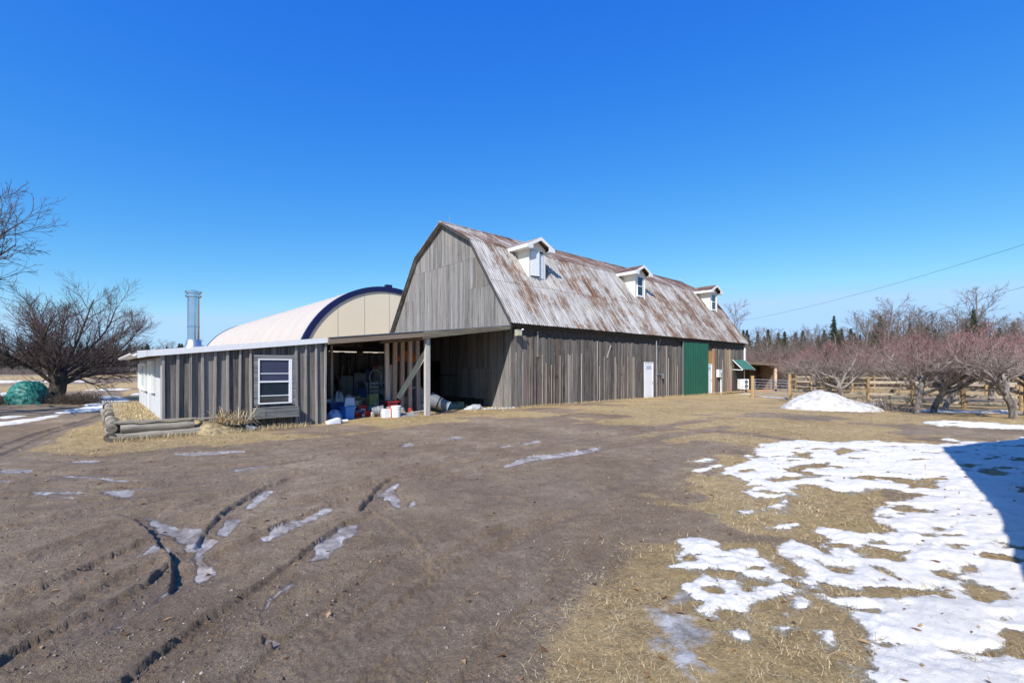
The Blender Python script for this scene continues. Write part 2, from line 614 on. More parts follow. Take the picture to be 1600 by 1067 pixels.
M['bark'] = bark_mat('apple_bark', (0.065, 0.05, 0.043), (0.34, 0.30, 0.265))
M['bark2'] = bark_mat('dark_bark', (0.03, 0.024, 0.02), (0.16, 0.13, 0.105))
M['twig_red'] = bark_mat('red_twig_bark', (0.17, 0.066, 0.064), (0.38, 0.215, 0.195))
def shoot_mat():
    m, nt, n, l, p = nodemat('apple_shoot_bark')
    tc = n.new('ShaderNodeTexCoord')
    sx = n.new('ShaderNodeSeparateXYZ'); l.new(tc.outputs['Object'], sx.inputs[0])
    nz_ = noise(n, l, tc.outputs['Object'], 0.9, 3)
    h_ = math_(n, l, 'ADD', math_(n, l, 'MULTIPLY', math_(n, l, 'SUBTRACT', sx.outputs[2], 1.55), 0.9), math_(n, l, 'MULTIPLY', math_(n, l, 'SUBTRACT', nz_.outputs[0], .5), 2.2), True)
    f_ = noise(n, l, tc.outputs['Object'], 9, 3)
    a = ramp(n, [(.35, (.13, .095, .08)), (.65, (.36, .28, .24))]); b = ramp(n, [(.35, (.17, .062, .062)), (.65, (.42, .20, .185))])
    l.new(f_.outputs[0], a.inputs[0]); l.new(f_.outputs[0], b.inputs[0])
    l.new(mixc(n, l, h_, a.outputs[0], b.outputs[0]), p.inputs['Base Color'])
    p.inputs['Roughness'].default_value = .8
    return m


M['shoot'] = shoot_mat()
M['twig_wood'] = bark_mat('woodland_twig_bark', (0.11, 0.08, 0.062), (0.29, 0.23, 0.19))
M['twig_grey'] = bark_mat('grey_twig_bark', (0.17, 0.13, 0.115), (0.42, 0.36, 0.32))
M['twig_purple'] = bark_mat('purple_twig_bark', (0.05, 0.038, 0.036), (0.18, 0.13, 0.125))
M['woodsbark'] = bark_mat('woodland_bark', (0.11, 0.09, 0.075), (0.28, 0.24, 0.21))
M['needles'] = simple('conifer_needles', (0.030, 0.050, 0.026), 0.8, var=0.5, scale=1.6)
M['needles2'] = simple('pine_needles', (0.035, 0.055, 0.022), 0.8, var=0.45, scale=1.6)
M['straw'] = simple('dry_straw', (0.46, 0.37, 0.22), 0.8, var=0.35, scale=9)

# ------------------------------------------------------------------ GROUND: masks in plan
LN = [  # ruts: photo polyline, width, depth, berm
    ([(-80, 905), (0, 886), (51, 869), (129, 841), (211, 816)], .22, .055, .05),
    ([(-80, 975), (0, 943), (78, 920), (164, 880), (234, 849), (262, 838)], .22, .06, .05),
    ([(-120, 1110), (0, 1052), (59, 1013), (156, 963), (250, 912), (297, 869)], .24, .07, .06),
    ([(296, 925), (303, 880), (297, 858), (270, 832), (225, 806), (200, 798)], .30, .085, .05),
    ([(120, 1160), (225, 1067), (282, 1017), (341, 974), (400, 931), (478, 873), (552, 818), (640, 780)], .26, .062, .045),
    ([(330, 870), (385, 849), (459, 818), (530, 788), (600, 765)], .20, .055, .04),
    ([(325, 850), (342, 822), (362, 802), (420, 763), (470, 742)], .22, .075, .05),
    ([(250, 806), (332, 779), (391, 763), (450, 748)], .18, .03, .03),
    ([(575, 800), (592, 776), (606, 756), (621, 746)], .26, .08, .05),
    ([(622, 920), (672, 888), (709, 867), (751, 842), (814, 815)], .18, .035, .03),
    ([(720, 895), (751, 871), (793, 842), (864, 815), (950, 780)], .18, .035, .03),
    ([(430, 800), (540, 765), (647, 741), (735, 720), (877, 689), (1060, 662), (1140, 652)], .24, .05, .04),
    ([(640, 765), (793, 725), (940, 700), (1060, 678), (1170, 662)], .24, .05, .04),
    ([(0, 745), (200, 740), (400, 728), (600, 700), (760, 683)], .26, .045, .04),
    ([(0, 765), (230, 760), (430, 745), (640, 715)], .24, .04, .03),
    ([(0, 715), (150, 722), (320, 718), (520, 700), (700, 680)], .24, .04, .04),
    ([(-20, 706), (60, 678), (140, 655), (185, 640)], .25, .06, .05),
    ([(-20, 722), (40, 697), (90, 672), (170, 650)], .22, .05, .05),
    ([(400, 1110), (520, 1000), (640, 905), (700, 862)], .2, .02, .02),
    ([(540, 1110), (660, 1000), (780, 905), (860, 850)], .2, .02, .02),
    ([(-60, 1010), (60, 965), (180, 905), (240, 880)], .14, .03, .02),
    ([(560, 790), (610, 830), (650, 865), (660, 900)], .22, .02, .03),
]
LN += [
    ([(-100, 850), (40, 822), (160, 795), (300, 772)], .18, .035, .03),
    ([(-40, 1010), (100, 952), (200, 900), (270, 872)], .18, .045, .03),
    ([(330, 1120), (450, 1005), (560, 918), (640, 862), (740, 806)], .20, .035, .03),
    ([(0, 800), (200, 778), (420, 748), (640, 716), (900, 674)], .22, .040, .03),
    ([(420, 800), (520, 768), (640, 730), (760, 702)], .20, .040, .03),
    ([(700, 1130), (790, 1000), (880, 905), (960, 845)], .2, .030, .02),
    ([(880, 800), (940, 770), (1010, 735), (1090, 702)], .2, .030, .03),
    ([(560, 1000), (640, 935), (720, 880), (800, 838), (900, 790)], .18, .035, .03),
    ([(-60, 780), (120, 770), (260, 752), (380, 738)], .2, .035, .03),
]
RUTS = [([GP(*p) for p in pts], w, d, b) for pts, w, d, b in LN]


def cp(pts, ox, oy, sc):                    # crop pixels -> photo pixels
    return [(ox + a / sc, oy + b / sc) for a, b in pts]


def c7(pts): return cp(pts, 1000, 620, 2.387)
def c5(pts): return cp(pts, 0, 650, 2.559)
def c6(pts): return cp(pts, 500, 620, 2.3875)
def c8(pts): return cp(pts, 1200, 440, 4.0)


SNOW = [
    c7([(440, 180), (520, 170), (600, 163), (700, 172), (860, 168), (1000, 178), (1100, 183), (1200, 172), (1300, 168), (1432, 152), (2700, 150), (2700, 1400), (1900, 2600),
        (900, 1400), (865, 1067), (820, 1020), (905, 962), (850, 925), (810, 880), (770, 845), (760, 790), (700, 780), (620, 740), (560, 700),
        (640, 650), (560, 600), (520, 555), (570, 540), (680, 575), (700, 545), (670, 490), (800, 510), (960, 512), (880, 455), (930, 400), (1080, 372), (900, 345), (780, 365),
        (700, 350), (620, 335), (560, 350), (550, 372), (420, 382), (370, 350), (400, 320), (315, 290), (330, 265), (400, 240)]),
    c7([(325, 442), (380, 420), (470, 405), (530, 388), (548, 400), (500, 420), (420, 445)]),
    c7([(425, 500), (440, 478), (560, 475), (600, 485), (560, 500)]),
    c7([(160, 535), (230, 528), (285, 570), (340, 575), (425, 568), (440, 610), (520, 650), (600, 690), (700, 740), (700, 800), (600, 820), (520, 800), (560, 740), (440, 760),
        (420, 800), (390, 810), (300, 790), (250, 812), (255, 780), (180, 712), (225, 660), (150, 650), (60, 632), (120, 612), (200, 600), (215, 580), (150, 575)]),
    c7([(110, 575), (145, 580), (155, 605), (125, 600)]),
    c7([(512, 850), (560, 845), (580, 880), (540, 885)]),
    c7([(690, 885), (740, 880), (765, 905), (740, 945), (695, 925)]),
    c7([(325, 875), (370, 868), (400, 900), (370, 905)]),
    c7([(1040, 98), (1120, 90), (1250, 97), (1432, 108), (1600, 115), (1600, 130), (1300, 120), (1120, 112)]),
    c7([(1120, 160), (1160, 153), (1200, 165), (1180, 175)]),
    c7([(170, 240), (230, 225), (270, 232), (220, 243)]),
    c7([(175, 275), (240, 262), (290, 250), (300, 258), (220, 282)]),
    c7([(265, 442), (290, 440), (280, 447)]),
    [(0, 660), (40, 655), (92, 648), (94, 651), (40, 660), (-10, 668)],
    [(-10, 652), (20, 650), (40, 650), (10, 655)],
    [(132, 622), (150, 619), (185, 618), (205, 624), (190, 634), (160, 642), (90, 647), (82, 645), (130, 637), (140, 630)],
    [(-200, 593.5), (75, 594.5), (76, 597.5), (-200, 600)],
    [(-100, 615), (17, 613), (17, 622), (-100, 624)],
    [(106, 594.5), (138, 595), (138, 597), (106, 596.5)],
    [(125, 609.5), (170, 607), (203, 607.6), (203, 609), (150, 610.5)],
    [(198, 616), (215, 614), (224, 615.5), (224, 617.5), (204, 618)],
    c8([(590, 735), (740, 738), (740, 748), (590, 745)]),
    c8([(950, 780), (1240, 790), (1600, 800), (1600, 810), (1240, 805), (950, 800)]),
    c8([(1370, 780), (1560, 785), (1560, 795), (1370, 790)]),
    c8([(-90, 700), (30, 705), (190, 715), (190, 722), (0, 715)]),
]
ICY = [
    c7([(50, 812), (130, 798), (165, 835), (210, 850), (290, 890), (310, 930), (335, 960), (330, 985), (295, 960), (240, 975), (320, 1015), (340, 1040), (295, 1050),
        (230, 1040), (260, 1085), (180, 1080), (130, 990), (90, 975), (40, 1000), (35, 950), (65, 900), (40, 860)]),
    c7([(130, 770), (200, 750), (210, 780), (150, 790)]),
]
HOLES = [c7(q) for q in [
    [(715, 205), (750, 195), (800, 198), (790, 215), (730, 225)],
    [(540, 275), (610, 250), (700, 255), (705, 268), (620, 270), (560, 283)],
    [(440, 310), (530, 300), (620, 305), (600, 312), (500, 322)],
    [(420, 215), (470, 225), (480, 232), (430, 230)],
    [(1000, 320), (1060, 315), (1120, 325), (1090, 335), (1020, 332)],
    [(850, 540), (900, 545), (910, 555), (860, 555)],
    [(1120, 555), (1180, 555), (1210, 575), (1150, 580)],
    [(1090, 645), (1160, 640), (1170, 655), (1110, 660)],
    [(1180, 630), (1240, 635), (1250, 655), (1200, 655)],
    [(640, 610), (700, 635), (800, 640), (815, 665), (760, 670), (690, 655)],
    [(890, 640), (960, 655), (1000, 690), (930, 665)],
    [(855, 680), (930, 682), (940, 697), (880, 695)],
    [(1040, 700), (1130, 700), (1180, 740), (1140, 755), (1080, 730)],
    [(1190, 715), (1290, 705), (1350, 725), (1390, 755), (1300, 765), (1230, 750)],
    [(840, 705), (940, 735), (930, 752), (870, 740)],
    [(545, 715), (640, 735), (740, 775), (775, 800), (760, 825), (690, 795), (600, 750)],
    [(865, 915), (940, 925), (1000, 940), (940, 950), (880, 935)],
    [(970, 765), (1020, 772), (1040, 788), (990, 785)],
    [(1310, 820), (1370, 825), (1400, 840), (1340, 840)],
    [(360, 690), (400, 672), (470, 680), (520, 700), (460, 710), (380, 722)],
    [(1090, 505), (1190, 475), (1200, 485), (1120, 515)],
    [(1170, 262), (1230, 256), (1290, 262), (1240, 275)],
    [(1270, 285), (1330, 275), (1400, 290), (1330, 302)],
    [(1260, 235), (1340, 228), (1360, 238), (1290, 245)],
]]
ICE = [
    [(482, 875), (500, 848), (545, 812), (569, 811), (562, 826), (512, 868)],
    [(404, 838), (450, 815), (520, 791), (529, 794), (480, 818), (414, 842)],
    [(340, 830), (348, 810), (375, 804), (378, 812), (357, 836)],
    [(375, 793), (402, 765), (426, 764), (410, 780), (391, 793)],
    c5([(575, 388), (640, 395), (720, 430), (800, 445), (870, 490), (830, 530), (855, 600), (760, 645), (772, 545), (700, 470), (640, 440)]),
    c5([(550, 545), (600, 515), (640, 500), (674, 500), (665, 520), (600, 542)]),
    c5([(310, 915), (430, 850), (600, 740), (640, 680), (697, 630), (692, 665), (640, 715), (470, 830), (330, 917)]),
    c5([(1030, 770), (1080, 715), (1185, 643), (1190, 652), (1090, 735)]),
    c5([(1068, 872), (1100, 872), (1140, 890), (1130, 912), (1085, 905)]),
    c5([(695, 150), (800, 142), (970, 138), (985, 146), (870, 156), (740, 163)]),
    c5([(900, 225), (980, 203), (1080, 193), (1060, 203), (950, 222)]),
    c5([(410, 305), (470, 295), (540, 298), (530, 325), (440, 322)]),
    c5([(160, 325), (230, 320), (310, 328), (280, 335)]),
    c6([(228, 375), (232, 350), (262, 328), (300, 308), (290, 340), (280, 412), (245, 395)]),
    c6([(308, 405), (318, 390), (350, 382), (330, 412)]),
    c6([(680, 255), (780, 215), (900, 205), (1040, 183), (1060, 188), (920, 218), (800, 230), (700, 262)]),
    c6([(640, 190), (740, 172), (820, 160), (830, 166), (700, 186)]),
    c6([(440, 155), (500, 145), (540, 150), (500, 160)]),
    c6([(290, 178), (330, 168), (350, 175), (310, 185)]),
    c5([(-10, 215), (120, 213), (130, 232), (-10, 230)]),
    c5([(190, 240), (330, 243), (560, 258), (540, 264), (300, 252)]),
    c5([(-20, 305), (300, 300), (640, 278), (660, 284), (350, 308), (-20, 310)]),
    c5([(270, 180), (390, 178), (400, 184), (290, 187)]),
    c5([(-10, 262), (60, 258), (60, 264), (-10, 270)]),
]
GRASS = [
    [(30, 705), (80, 688), (150, 655), (205, 640), (190, 612), (230, 605), (430, 610), (800, 610), (1160, 605), (1260, 610), (1700, 630), (1700, 700), (1440, 700),
     (1250, 690), (1160, 676), (1060, 668), (1000, 662), (877, 660), (751, 657), (625, 667), (540, 678), (430, 689), (332, 701), (273, 700), (156, 713), (39, 706)],
]
GRASS2 = [
    [(1060, 668), (1250, 690), (1700, 690), (1900, 1300), (560, 1300), (680, 1090), (800, 1010), (860, 930), (930, 880), (1000, 830), (985, 760), (960, 700), (990, 680)],
]
TO = lambda L: [[GP(*p) for p in q] for q in L]
SNOW, ICY, HOLES, ICE, GRASS, GRASS2 = map(TO, (SNOW, ICY, HOLES, ICE, GRASS, GRASS2))


def union(x, y, polys, far=1.0, start=-9.0):
    best = np.full(x.shape, start)
    for q in polys:
        xs = [p[0] for p in q]; ys = [p[1] for p in q]
        m = (x > min(xs) - far) & (x < max(xs) + far) & (y > min(ys) - far) & (y < max(ys) + far)
        if not m.any(): continue
        best[m] = np.maximum(best[m], poly_sdf(x[m], y[m], q))
    return best


def base_height(x, y):
    s = x * CS + (y - Y0) * SN
    z = -0.10 * sst(3, 22, s) * sst(8, 20, y)
    z = z - 0.10 * sst(13, 20, x) * sst(14, 24, y)
    r = np.sqrt(x * x + y * y)
    z = z + 0.035 * fbm(x, y, 0.22, 3, 11) * sst(2, 8, r) * (1 - 0.5 * sst(30, 80, r))
    z = z + 0.5 * fbm(x, y, 0.018, 2, 12) * sst(60, 160, r) * 0.4
    return z


def ground_eval(x, y):
    """height and masks at plan points"""
    r = np.sqrt(x * x + y * y)
    near = 1 - sst(24, 36, r)
    z = base_height(x, y)
    # warp the plan a little so that no outline stays straight
    wx = x + 0.10 * fbm(x, y, 1.3, 3, 31) + 0.035 * fbm(x, y, 6.0, 2, 33)
    wy = y + 0.10 * fbm(x, y, 1.3, 3, 32) + 0.035 * fbm(x, y, 6.0, 2, 34)
    gs = union(wx, wy, GRASS, 3)
    g = sst(-0.35, 0.35, gs + 0.5 * fbm(x, y, 0.9, 4, 41))
    g2s = union(wx, wy, GRASS2, 3)
    p2 = sst(-0.8, 1.0, g2s) * sst(0.40, 0.66, 0.5 + 0.75 * fbm(x, y, 0.55, 4, 43) + 0.22 * sst(0, 2.5, g2s))
    g = np.maximum(g * sst(0.22, 0.55, 0.5 + 0.95 * fbm(x * .8, y * 1.2, 0.5, 5, 44) + 0.10), p2)
    g = np.maximum(g, sst(22, 30, r) * sst(.3, .6, .5 + fbm(x, y, 0.06, 4, 45)) * 0.8)
    # the wheel tracks by the barn stay bare
    rut = np.zeros_like(x); wet = np.zeros_like(x); churn = np.zeros_like(x)
    for pts, w, d, b in RUTS:
        xs = [p[0] for p in pts]; ys = [p[1] for p in pts]
        k = 1.2
        m = (x > min(xs) - k) & (x < max(xs) + k) & (y > min(ys) - k) & (y < max(ys) + k)
        if not m.any(): continue
        xx = x[m] + 0.035 * fbm(x[m], y[m], 0.9, 2, 35) + 0.008 * fbm(x[m], y[m], 5.0, 2, 36)
        yy = y[m] + 0.035 * fbm(x[m], y[m], 0.9, 2, 37)
        dd, sd_, pr = seg_dist(xx, yy, pts)
        q = dd * sd_                                     # signed offset, left side positive
        fade = sst(0, .10, pr) * (1 - sst(.90, 1, pr))
        ln_ = sum(math.hypot(pts[k2 + 1][0] - pts[k2][0], pts[k2 + 1][1] - pts[k2][1]) for k2 in range(len(pts) - 1))
        al = pr * ln_
        vary = 0.75 + 0.4 * vnoise(al * 0.9, al * 0 + w * 100, 51)
        u = q - w * 0.45 + 0.009 * fbm(xx, yy, 14.0, 4, 53, .65)
        flr = -d * (1 - sst(w * 0.7, w * 1.7, -u))
        flr = flr + 0.007 * np.sin(al * 62 + np.abs(u + w * .5) * 40) * (1 - sst(w * .5, w * .9, np.abs(u + w * .5)))
        be = b * np.exp(-np.maximum(u, 0) / 0.10) * (0.5 + 0.8 * vnoise(xx * 6, yy * 6, 52))
        st_ = sst(-0.010, 0.016, u)
        rut[m] += 0.60 * fade * vary * ((1 - st_) * flr + st_ * be)
        ch = 1 - sst(w * 0.5, w * 1.0, np.abs(u + w * .5))
        wet[m] = np.maximum(wet[m], fade * ch * 0.55)
        churn[m] = np.maximum(churn[m], min(1, d / .07) ** 1.5 * fade * np.exp(-(dd / (w * 1.6)) ** 2))
        g[m] *= 1 - 0.85 * fade * np.exp(-(dd / (w * 1.3)) ** 2)
    ice = np.clip(0.5 + 7 * (union(wx, wy, ICE, 0.6) + 0.05 * fbm(x, y, 6, 4, 61, .6)), 0, 1)
    # height details
    ax = x * 0.62 + y * 0.78; ay = -x * 0.78 + y * 0.62          # the way most wheels have gone
    strk = fbm(ax * 0.18, ay, 5.0, 4, 77)
    lines = np.maximum(0, vnoise(ax * 0.35 + 5, ay * 6.5, 78) - 0.62) * sst(-.1, .4, fbm(x, y, 0.35, 2, 79))
    mudz = 0.010 * fbm(x, y, 2.2, 3, 71) + 0.0075 * fbm(x, y, 14.0, 4, 72, .6) * (0.8 + churn * 1.6) + 0.008 * strk - 0.035 * lines
    # broken clods
    cl = np.maximum(0, fbm(x, y, 22.0, 3, 73, .6) - 0.16) * 0.05 * (0.30 + 1.2 * churn * (0.5 + fbm(x, y, 1.2, 2, 76)))
    cl = np.maximum(cl, 0)
    z = z + near * (mudz + cl + rut) * (1 - 0.0 * g)
    z = z + near * g * (0.014 * fbm(x, y, 14, 2, 74) + 0.012)
    iz = base_height(x, y) - 0.022
    z = np.where(ice > 0.5, np.minimum(z, iz + 0.003 * fbm(x, y, 4, 2, 75)), z)
    # snow
    sn = union(wx, wy, SNOW, 1.2)
    nz = 0.14 * fbm(x, y, 1.9, 4, 81) + 0.12 * fbm(x, y, 7, 5, 82, 0.65)
    hole = union(wx, wy, HOLES, 0.6)
    g = np.maximum(g, sst(-.15, .0, hole) * 0.9)
    sm = np.minimum(sn + nz, 0.035 - hole + nz * 0.5)
    # thin melted pits
    pit = fbm(x * 0.7, y * 1.3, 3.0, 4, 83)
    sm = np.minimum(sm, (0.365 - pit) * 0.5 + 0.25 * (1 - sst(3.0, 4.5, r)))
    snow = sst(-0.02, 0.05, sm)
    g = np.maximum(g, sst(-.35, .25, sn) * 0.85)
    smask = np.clip(0.5 + sm * 2.6, 0, 1)
    ic = np.clip(0.5 + 2.6 * (union(wx, wy, ICY, 0.6) + 0.14 * fbm(x, y, 4.0, 5, 84, .65)), 0, 1)
    z = z + 0.030 * sst(-0.02, 0.26, sm) + 0.012 * snow * near + 0.012 * ic + 0.012 * snow * fbm(x, y, 2.5, 3, 85) * near
    wet = np.clip(wet + 0.6 * sst(0.05, 0.4, fbm(x, y, 0.8, 4, 91)), 0, 1)
    return z, smask, g, ice, ic, wet


def build_ground():
    # rings round the yard: fine where the yard is, coarse elsewhere
    rr = [0.0, 0.7]
    r = 1.3
    while r < 34:
        rr.append(r); r *= 1.0056
    while r < 1500:
        rr.append(r); r *= 1.03
    rr = np.array(rr)
    front = np.linspace(-56, 56, 760)
    back = np.linspace(56, 304, 60)[1:-1]
    an = np.radians(np.concatenate([front, back]))
    Rg, Ag = np.meshgrid(rr, an, indexing='ij')
    x = (Rg * np.sin(Ag)).ravel(); y = (Rg * np.cos(Ag)).ravel()
    z, sn, g, ice, ic, wet = ground_eval(x, y)
    nr, na = len(rr), len(an)
    i = np.arange(nr - 1)[:, None] * na; j = np.arange(na)[None, :]
    a = i + j; b = i + (j + 1) % na
    q = np.stack([a, b, b + na, a + na], -1).reshape(-1, 4)
    me = bpy.data.meshes.new('ground')
    n = len(x)
    me.vertices.add(n)
    me.vertices.foreach_set('co', np.stack([x, y, z], -1).ravel())
    nf = len(q)
    me.loops.add(nf * 4)
    me.loops.foreach_set('vertex_index', q.ravel().astype(np.int32))
    me.polygons.add(nf)
    me.polygons.foreach_set('loop_start', np.arange(nf, dtype=np.int32) * 4)
    me.polygons.foreach_set('loop_total', np.full(nf, 4, dtype=np.int32))
    me.polygons.foreach_set('use_smooth', np.ones(nf, bool))
    me.update(calc_edges=True)
    for nm, arr in (('mask', (sn, g, ice, ic)), ('mask2', (wet, wet, wet, wet))):
        at = me.attributes.new(nm, 'FLOAT_COLOR', 'POINT')
        at.data.foreach_set('color', np.stack(arr, -1).ravel().astype(np.float32))
    return me


def ground_mat():
    m, nt, n, l, p = nodemat('farmyard_ground')
    tc = n.new('ShaderNodeTexCoord'); P = tc.outputs['Object']
    a1 = n.new('ShaderNodeAttribute'); a1.attribute_name = 'mask'
    a2 = n.new('ShaderNodeAttribute'); a2.attribute_name = 'mask2'
    sp = n.new('ShaderNodeSeparateColor'); l.new(a1.outputs['Color'], sp.inputs[0])
    snow, grass, ice, icy = sp.outputs[0], sp.outputs[1], sp.outputs[2], a1.outputs['Alpha']
    sp2 = n.new('ShaderNodeSeparateColor'); l.new(a2.outputs['Color'], sp2.inputs[0])
    wet = sp2.outputs[0]
    big = noise(n, l, P, 0.45, 6, 0.65)
    mid = noise(n, l, P, 4.0, 8, 0.72)
    fin = noise(n, l, P, 55.0, 6, 0.8)
    vfin = noise(n, l, P, 140.0, 3, 0.7)
    # mud
    mudc = ramp(n, [(0.36, (0.085, 0.056, 0.033)), (0.455, (0.225, 0.160, 0.102)), (0.53, (0.335, 0.248, 0.165)), (0.62, (0.56, 0.45, 0.32))])
    ms = math_(n, l, 'ADD', math_(n, l, 'MULTIPLY', big.outputs[0], 0.27), math_(n, l, 'ADD', math_(n, l, 'MULTIPLY', mid.outputs[0], 0.22), math_(n, l, 'MULTIPLY', fin.outputs[0], 0.53)))
    l.new(ms, mudc.inputs[0])
    wetm = mixc(n, l, math_(n, l, 'MULTIPLY', wet, 0.45), mudc.outputs[0], mixc(n, l, 1.0, mudc.outputs[0], (0.62, 0.58, 0.58), 'MULTIPLY'))
    # light gravel specks
    vo = n.new('ShaderNodeTexVoronoi'); vo.inputs['Scale'].default_value = 60; l.new(P, vo.inputs['Vector'])
    spk = math_(n, l, 'LESS_THAN', vo.outputs['Distance'], 0.20)
    vr = n.new('ShaderNodeSeparateColor'); l.new(vo.outputs['Color'], vr.inputs[0])
    spk = math_(n, l, 'MULTIPLY', spk, math_(n, l, 'GREATER_THAN', vr.outputs[0], 0.80))
    wetm = mixc(n, l, math_(n, l, 'MULTIPLY', spk, 0.75), wetm, (0.40, 0.37, 0.34))
    # grass
    gm = noise(n, l, mapping(n, l, P, (26, 60, 20)).outputs[0], 1.0, 6, 0.75, 1.5)
    gr = ramp(n, [(0.36, (0.11, 0.07, 0.033)), (0.455, (0.34, 0.235, 0.115)), (0.54, (0.53, 0.385, 0.195)), (0.65, (0.72, 0.55, 0.31))])
    gs = math_(n, l, 'ADD', math_(n, l, 'MULTIPLY', gm.outputs[0], 0.55), math_(n, l, 'ADD', math_(n, l, 'MULTIPLY', mid.outputs[0], 0.25), math_(n, l, 'MULTIPLY', big.outputs[0], 0.22)))
    l.new(gs, gr.inputs[0])
    grn = noise(n, l, P, 0.9, 3, 0.5)
    gf = math_(n, l, 'MULTIPLY', math_(n, l, 'SUBTRACT', grn.outputs[0], 0.55), 2.5, True)
    gcol = mixc(n, l, gf, gr.outputs[0], mixc(n, l, 1.0, gr.outputs[0], (0.80, 0.86, 0.55), 'MULTIPLY'))
    gk = math_(n, l, 'ADD', grass, math_(n, l, 'MULTIPLY', math_(n, l, 'SUBTRACT', math_(n, l, 'ADD', math_(n, l, 'MULTIPLY', fin.outputs[0], .5), math_(n, l, 'MULTIPLY', mid.outputs[0], .5)), 0.5), 1.6))
    gk = math_(n, l, 'MULTIPLY', math_(n, l, 'SUBTRACT', gk, 0.32), 3.5, True)
    col = mixc(n, l, gk, wetm, gcol)
    # frozen puddles
    icn = noise(n, l, P, 2.6, 6, 0.7)
    icr = ramp(n, [(0.36, (0.19, 0.15, 0.12)), (0.50, (0.34, 0.30, 0.27)), (0.66, (0.60, 0.56, 0.52))])
    l.new(icn.outputs[0], icr.inputs[0])
    ik = math_(n, l, 'MULTIPLY', math_(n, l, 'SUBTRACT', math_(n, l, 'ADD', ice, math_(n, l, 'MULTIPLY', math_(n, l, 'SUBTRACT', math_(n, l, 'ADD', math_(n, l, 'MULTIPLY', fin.outputs[0], .4), math_(n, l, 'MULTIPLY', mid.outputs[0], .6)), .5), 1.4)), 0.47), 7.0, True)
    col = mixc(n, l, ik, col, icr.outputs[0])
    # old grey ice crust
    cyr = ramp(n, [(0.36, (0.30, 0.27, 0.24)), (0.48, (0.52, 0.49, 0.46)), (0.60, (0.74, 0.72, 0.70))])
    l.new(mid.outputs[0], cyr.inputs[0])
    ck = math_(n, l, 'MULTIPLY', math_(n, l, 'SUBTRACT', math_(n, l, 'ADD', icy, math_(n, l, 'MULTIPLY', math_(n, l, 'SUBTRACT', mid.outputs[0], .5), .9)), 0.5), 5.0, True)
    col = mixc(n, l, ck, col, cyr.outputs[0])
    # snow
    sk = math_(n, l, 'ADD', snow, math_(n, l, 'MULTIPLY', math_(n, l, 'SUBTRACT', math_(n, l, 'ADD', math_(n, l, 'MULTIPLY', fin.outputs[0], .4), math_(n, l, 'MULTIPLY', mid.outputs[0], .6)), 0.5), 0.95))
    sk = math_(n, l, 'MULTIPLY', math_(n, l, 'SUBTRACT', sk, 0.46), 9.0, True)
    snr = ramp(n, [(0.3, (0.62, 0.59, 0.53)), (0.55, (0.76, 0.725, 0.65))])
    l.new(mid.outputs[0], snr.inputs[0])
    col = mixc(n, l, sk, col, snr.outputs[0])
    l.new(col, p.inputs['Base Color'])
    # gloss: wet mud and ice
    ro = math_(n, l, 'SUBTRACT', 0.88, math_(n, l, 'MULTIPLY', wet, 0.48))
    ro = math_(n, l, 'ADD', ro, math_(n, l, 'MULTIPLY', math_(n, l, 'SUBTRACT', fin.outputs[0], 0.5), 0.25))
    ro = math_(n, l, 'ADD', ro, math_(n, l, 'MULTIPLY', gk, 0.3), True)
    notice = math_(n, l, 'SUBTRACT', 1.0, ik)
    ro = math_(n, l, 'ADD', math_(n, l, 'MULTIPLY', ro, notice), math_(n, l, 'MULTIPLY', ik, 0.20))
    l.new(ro, p.inputs['Roughness'])
    l.new(math_(n, l, 'ADD', 0.10, math_(n, l, 'MULTIPLY', math_(n, l, 'MAXIMUM', ik, math_(n, l, 'MULTIPLY', wet, 0.5)), 0.4)), p.inputs['Specular IOR Level'])
    h = math_(n, l, 'ADD', math_(n, l, 'MULTIPLY', fin.outputs[0], 0.5), math_(n, l, 'MULTIPLY', vfin.outputs[0], 0.4))
    h = math_(n, l, 'ADD', h, math_(n, l, 'MULTIPLY', mid.outputs[0], 0.8))
    h = math_(n, l, 'MULTIPLY', h, math_(n, l, 'SUBTRACT', 1.0, math_(n, l, 'MULTIPLY', math_(n, l, 'MAXIMUM', ik, sk), 0.72)))
    bu = n.new('ShaderNodeBump'); bu.inputs['Strength'].default_value = 0.95; bu.inputs['Distance'].default_value = 0.055
    l.new(h, bu.inputs['Height']); l.new(bu.outputs[0], p.inputs['Normal'])
    return m


GMAT = ground_mat()
gme = build_ground()
gme.materials.append(GMAT)
ground = link_mesh('ground', gme)
tag(ground, 'muddy farmyard with wheel ruts, dry grass and melting snow patches', kind='structure')


def gz(x, y):
    return float(base_height(np.array([float(x)]), np.array([float(y)]))[0])


def raw_mesh(name, verts, faces_tri, mat, parent=None, Mx=None, attr=None):
    me = bpy.data.meshes.new(name)
    me.vertices.add(len(verts)); me.vertices.foreach_set('co', np.asarray(verts, np.float32).ravel())
    k = faces_tri.shape[1]; nf = len(faces_tri)
    me.loops.add(nf * k); me.loops.foreach_set('vertex_index', faces_tri.ravel().astype(np.int32))
    me.polygons.add(nf)
    me.polygons.foreach_set('loop_start', np.arange(nf, dtype=np.int32) * k)
    me.polygons.foreach_set('loop_total', np.full(nf, k, dtype=np.int32))
    me.update(calc_edges=True)
    if attr is not None:
        at = me.attributes.new('tint', 'FLOAT_COLOR', 'POINT')
        at.data.foreach_set('color', np.asarray(attr, np.float32).ravel())
    me.materials.append(mat)
    if mat is None: return me
    return me


